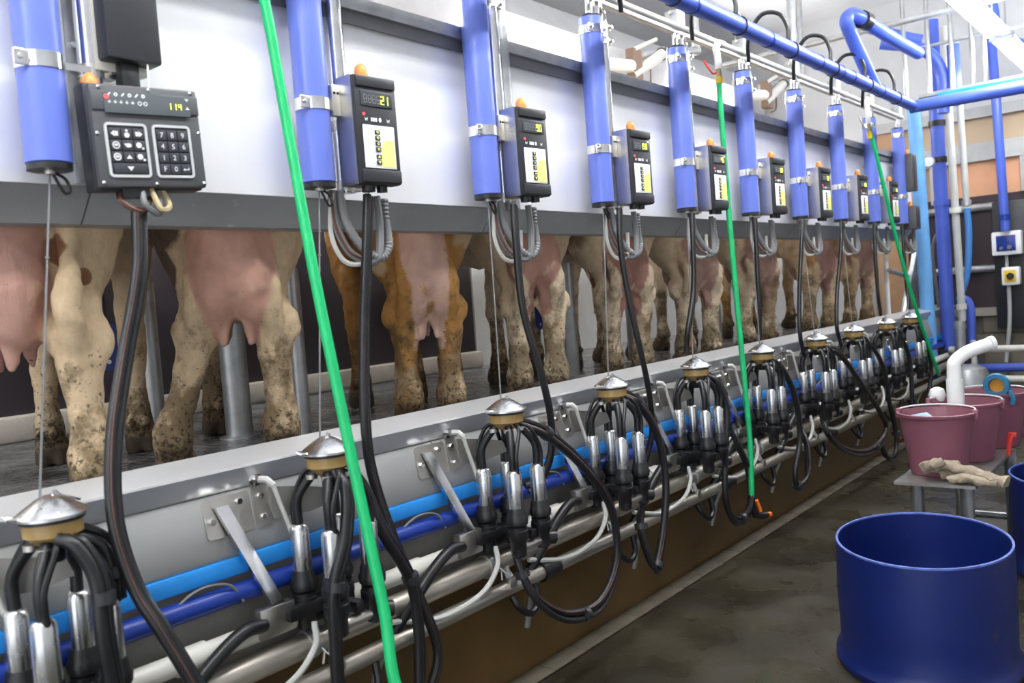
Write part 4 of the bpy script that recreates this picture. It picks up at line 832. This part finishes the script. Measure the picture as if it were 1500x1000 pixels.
# ================================================================== FAR END: posts, pipes, switches
def post(name, pts, r, m, label, parts=(), cat='pipe', Yv=None):
    P = [atY(a, b_, Yy) for a, b_, Yy in pts]; base_ = P[-1].copy(); o = thing(name, base_, label, cat)
    MB().tube([q-base_ for q in P] if len(P) < 3 else spline([q-base_ for q in P], 6), r, 16).build('pipe', m, o)
    for t, rr, mm, nm in parts:
        c = (P[0]-base_)*(1-t)+(P[-1]-base_)*t; dd = (P[-1]-P[0]).normalized(); MB().cyl(c-dd*.025, c+dd*.025, r*rr, seg=16).build(nm, mm, o)
    return o, base_
post('pale_blue_post', [(1338, 150, 8.5), (1366, 560, 8.5)], .06, M['paleblue'], 'pale blue post at the far end of the cow platform', [(.97, 1.3, M['royal'], 'foot_band')], 'post')
o, b0 = post('blue_riser', [(1364, 30, 8.8), (1391, 512, 8.8)], .06, M['bluepipe'], 'thick blue riser pipe in front of the dark far board', [(.55, 1.15, M['bluepipe'], 'joint'), (.31, 1.2, M['black'], 'clip'), (.42, 1.15, M['black'], 'clip')])
post('clear_riser', [(1382, 40, 8.6), (1410, 470, 8.6)], .032, M['beam'], 'pale grey riser pipe right of the thick blue one', [(.62, 1.5, M['cream'], 'fitting'), (.95, 1.35, M['cream'], 'fitting')])
post('pale_riser', [(1400, 60, 8.7), (1416, 302, 8.7)], .028, M['beam'], 'short pale riser ending above a blue flexible hose', [(.98, 1.5, M['galv'], 'fitting')])
post('blue_flexible_hose', [(1416, 305, 8.7), (1419, 340, 8.7), (1417, 400, 8.7), (1405, 440, 8.7)], .028, mat('blue_hose', (.06, .22, .55), .35), 'curved blue flexible hose under the short pale riser', cat='hose')
post('grey_riser_foot', [(1406, 470, 8.6), (1409, 610, 8.6)], .045, M['galv'], 'grey galvanised pipe foot below the clear riser', [(.05, 1.2, M['galv'], 'flange')])
post('blue_elbow_pipe', [(1402, 440, 9.0), (1416, 440, 9.0), (1422, 460, 9.0), (1424, 520, 9.0), (1430, 537, 9.0), (1445, 539, 9.0), (1520, 537, 9.0)], .04, M['bluepipe'], 'blue elbow pipe running low along the far wall to the right')
post('blue_conduit', [(1452, 50, 9.2), (1473, 338, 9.2)], .04, M['bluepipe'], 'slim blue conduit above the white switch box', [(.93, 1.15, M['royal'], 'clip')])
post('black_loop_hose', [(1388, 335, 8.9), (1372, 345, 8.9), (1366, 370, 8.9), (1370, 410, 8.9), (1376, 450, 8.9)], .018, M['greyhose'], 'dark thin hose arching beside the thick blue riser', cat='hose')
for i, (a, b_, c, d, lab) in enumerate([(1360, 312, 1456, 301, 'upper grey rail crossing the dark far board'), (1330, 402, 1462, 392, 'lower grey rail crossing the dark far board')]):
    post('grey_rail', [(a, b_, 9.46), (c, d, 9.46)], .036, M['galv'], lab, cat='rail')
p = atY(1352, 288-50, 8.75); o = thing('pressure_gauge', atY(1364, 238, 8.7), 'round white pressure gauge on the thick blue riser', 'gauge')
MB().lathe([(.045, 0), (.05, .01), (.05, .03), (.046, .032)], (0, -.09, 0), 18, 'y').build('case', M['steel'], o); MB().lathe([(.043, -.002), (.043, .0)], (0, -.09, 0), 18, 'y').build('dial', M['white'], o)
# switch boxes
def wallbox(px, py, w_, h_, label, inner, knobs):
    p = atY(px, py, 9.3); o = thing('switch_box', p-Vector((0, 0, h_/2)), label, 'switch')
    MB().box((-w_/2, -.06, 0), (w_/2, .04, h_), .015).build('case', M['white'], o)
    MB().box((-w_*.34, -.066, h_*.17), (w_*.30, -.058, h_*.83), .004).build('face', inner, o)
    for kx, kz, r, mm in knobs: MB().cyl((kx*w_, -.085, kz*h_), (kx*w_, -.06, kz*h_), r, seg=14).build('knob', mm, o)
    return o
wallbox(1476, 356, .25, .22, 'white switch box with a blue face at the right edge', M['royal'], [(-.17, .3, .016, M['bright']), (.10, .32, .02, M['bright'])])
wallbox(1482, 404, .15, .17, 'small white switch with a black knob on yellow', M['yellow'], [(0, .5, .032, M['black'])])
post('white_cable', [(1478, 418, 9.3), (1479, 470, 9.3), (1474, 530, 9.3)], .018, M['beam'], 'pale cable dropping from the small yellow switch', cat='cable')
post('short_cable', [(1474, 372, 9.3), (1475, 385, 9.3), (1474, 396, 9.3)], .015, M['beam'], 'short pale cable between the two switch boxes', cat='cable')
o = thing('black_back_plate', atY(1482, 400, 9.4)-Vector((0, 0, .52)), 'black mounting plate behind the switch boxes', 'plate'); MB().box((-.14, 0, 0), (.16, .05, 1.2), .005).build('plate', M['blackplastic'], o)
# low clutter at the end of the pit
o = thing('end_pump_base', (-1.75, 8.75, 0), 'pale pipe frame on the floor at the far end of the pit', 'frame')
for z in (.35, .62): MB().cyl((-.2, 0, z), (1.4, 0, z), .03).build('rail', M['cream'], o)
for x in (.0, .55, 1.2): MB().cyl((x, 0, 0), (x, 0, .70), .025).build('upright', M['cream'], o)
o = thing('end_tank', (-1.70, 8.25, 0), 'grey rounded tank on the floor beyond the last cluster', 'tank'); MB().lathe([(.16, 0), (.17, .02), (.17, .42), (.14, .5), (.06, .54)], seg=24).build('shell', M['galv'], o); MB().cyl((0, 0, .5), (0, 0, .6), .03).build('neck', M['black'], o)

# ================================================================== BARRELS, BENCH, BUCKETS
def barrel(loc, label, sx=.29, sy=.36, rot=.26, h=.43):
    o = thing('blue_barrel', loc, label, 'barrel', 'cut-down blue plastic barrels')
    pr = [(1.02, .0), (1.05, .012), (1.05, .03), (1.01, .045), (.985, .07), (.99, .15), (1.0, .25), (.99, .36), (.985, h), (.965, h), (.965, .3), (.96, .06), (.9, .03)]
    MB().lathe(pr, (0, 0, 0), 56, sx=sx, sy=sy, rot=rot).build('shell', M['barrel'], o)
    m = MB(); m.lathe([(.962, h-.004), (.988, h-.004), (.988, h+.002), (.962, h+.002)], (0, 0, 0), 56, sx=sx, sy=sy, rot=rot, closed=True); m.build('cut_rim', mat('scuffed_rim', (.10, .16, .5), .6, var=.3, vscale=30), o)
    return o
barrel((-.845, 3.25, 0), 'large cut-down blue barrel in the right foreground')
barrel((-.48, 4.5, 0), 'blue barrel at the right edge, behind the bench', .30, .34)
ZB = Z(-.9)
o = thing('bench', (-.95, 4.40, 0), 'narrow steel bench carrying the three mauve buckets', 'bench')
MB().prism([(-.16, -.52, ZB-.012), (.155, -.51, ZB-.012), (.155, .56, ZB-.012), (-.16, .56, ZB-.012)], (0, 0, .012)).build('top', M['benchtop'], o)
for x, y in ((-.11, -.36), (.09, -.36), (-.11, .45), (.12, .45)): MB().cyl((x, y, 0), (x, y, ZB-.012), .027, seg=14).build('leg', M['galv'], o)
MB().cyl((-.11, .45, .12), (.12, .45, .12), .018, seg=10).build('stretcher', M['galv'], o)
def bucket(x, y, label):
    o = thing('bucket', (x, y, ZB), label, 'bucket', 'mauve buckets on the bench'); h = .27
    MB().lathe([(.105, 0), (.112, .006), (.150, h-.015), (.158, h-.012), (.160, h), (.152, h+.002), (.148, h-.006), (.109, .012)], seg=40).build('shell', M['bucket'], o)
    for s in (-1, 1): MB().box((s*.155-.012, -.012, h-.03), (s*.155+.012, .012, h+.012), .004).build('handle_lug', M['bucket'], o)
    S = [(.155*math.cos(t), .155*math.sin(t)*.98, h+.008+.004*math.sin(t)) for t in [math.pi*i/16 for i in range(17)]]
    MB().tube(S, .004, 6).build('handle', M['icon'], o); return o
bucket(-.985, 4.12, 'nearest mauve bucket, with a pale blue cloth inside'); bucket(-.94, 4.46, 'middle mauve bucket, holding the white bent pipe'); bucket(-.89, 4.83, 'farthest mauve bucket, with the blue ring cup on its rim')
o = thing('white_bent_pipe', (-.955, 4.36, ZB+.015), 'white plastic pipe with a bent spout, standing in the middle bucket', 'pipe')
MB().tube(spline([(0, 0, 0), (0, 0, .3), (0, 0, .41), (.005, .005, .45), (.05, .04, .49), (.13, .10, .52)], 8), [.032]*16+[.031]*8+[.03]*17, 18).build('pipe', M['white'], o)
MB().cyl((0, 0, .2), (0, 0, .37), .037, seg=18).build('sleeve', M['white'], o); MB().cyl((.13, .10, .52), (.145, .112, .523), .034, seg=18).build('spout_end', M['white'], o)
o = thing('blue_cloth', (-1.04, 4.10, ZB+.235), 'pale blue cloth end inside the nearest mauve bucket', 'cloth'); MB().tube([(-.04, .02, 0), (.02, -.01, .012), (.06, -.03, .0)], [.02, .025, .012], 10).build('cloth', mat('pale_blue_cloth', (.35, .5, .65), .9, bump=.3), o)
o = thing('white_ball', (-1.08, 4.56, ZB+.285), 'small white plastic float on the rim of the middle bucket', 'float'); MB().lathe([(.01, -.038), (.03, -.028), (.04, 0), (.03, .028), (.01, .038)], seg=18).build('ball', M['white'], o)
o = thing('ring_cup', (-.85, 4.72, ZB+.262), 'blue ring cup with an orange inside on the farthest bucket', 'cup')
MB().lathe([(.036, -.02), (.055, -.02), (.06, 0), (.055, .02), (.036, .02), (.032, 0)], (0, 0, .05), 24, 'y', closed=True).build('ring', M['ringblue'], o); MB().lathe([(.034, .01), (.034, .018)], (0, 0, .05), 20, 'y').build('inside', mat('amber_orange', (.75, .33, .03), .4), o)
MB().tube([(.05, 0, .03), (.07, -.01, -.01), (.065, -.01, -.04)], .012, 8).build('hook', M['ringblue'], o)
o = thing('red_clip', (-.79, 4.58, ZB), 'small red plastic clip on the bench beside the buckets', 'clip'); MB().tube([(0, 0, .0), (.004, .01, .06), (.015, .02, .10)], [.010, .012, .014], 8).build('body', M['red'], o); MB().box((.0, .01, .085), (.035, .03, .105), .003).build('jaw', M['red'], o)
# crumpled rag on the bench edge
o = thing('rag', (-.84, 3.95, ZB), 'crumpled beige rag lying on the front of the bench', 'rag')
rg = MB()
def lump(pts, rad, flat):
    n0 = len(rg.v); S = spline(pts, 9); rr_ = [rad[min(len(rad)-1, int(i/len(S)*len(rad)))] for i in range(len(S))]; rg.tube(S, rr_, 14)
    for i in range(n0, len(rg.v)):
        x, y, z = rg.v[i]; q = .004*math.sin(x*75+y*60)*math.sin(z*90+y*65+1)+.0015*math.sin(x*120-y*100)
        rg.v[i] = (x+q*.8, y+q, max(.001, (z+q)*flat+.001))
lump([(-.115+.045*math.cos(t), .0+.032*math.sin(t), .02+.012*t) for t in [k_*.7 for k_ in range(9)]], [.017, .02, .022, .018, .021], 1.)
lump([(-.12, -.005, .06), (-.07, .0, .085), (-.02, -.01, .07), (.04, -.012, .05), (.10, -.02, .03), (.155, -.03, .022)], [.022, .026, .024, .028, .03, .028], .85)
lump([(-.10, .03, .02), (-.03, .025, .04), (.03, .02, .035), (.09, -.005, .02)], [.022, .028, .024, .02], .9)
lump([(-.06, -.04, .018), (.0, -.04, .03), (.06, -.038, .02), (.12, -.045, .014)], [.018, .022, .02, .018], .9)
rg.build('cloth', M['rag'], o)
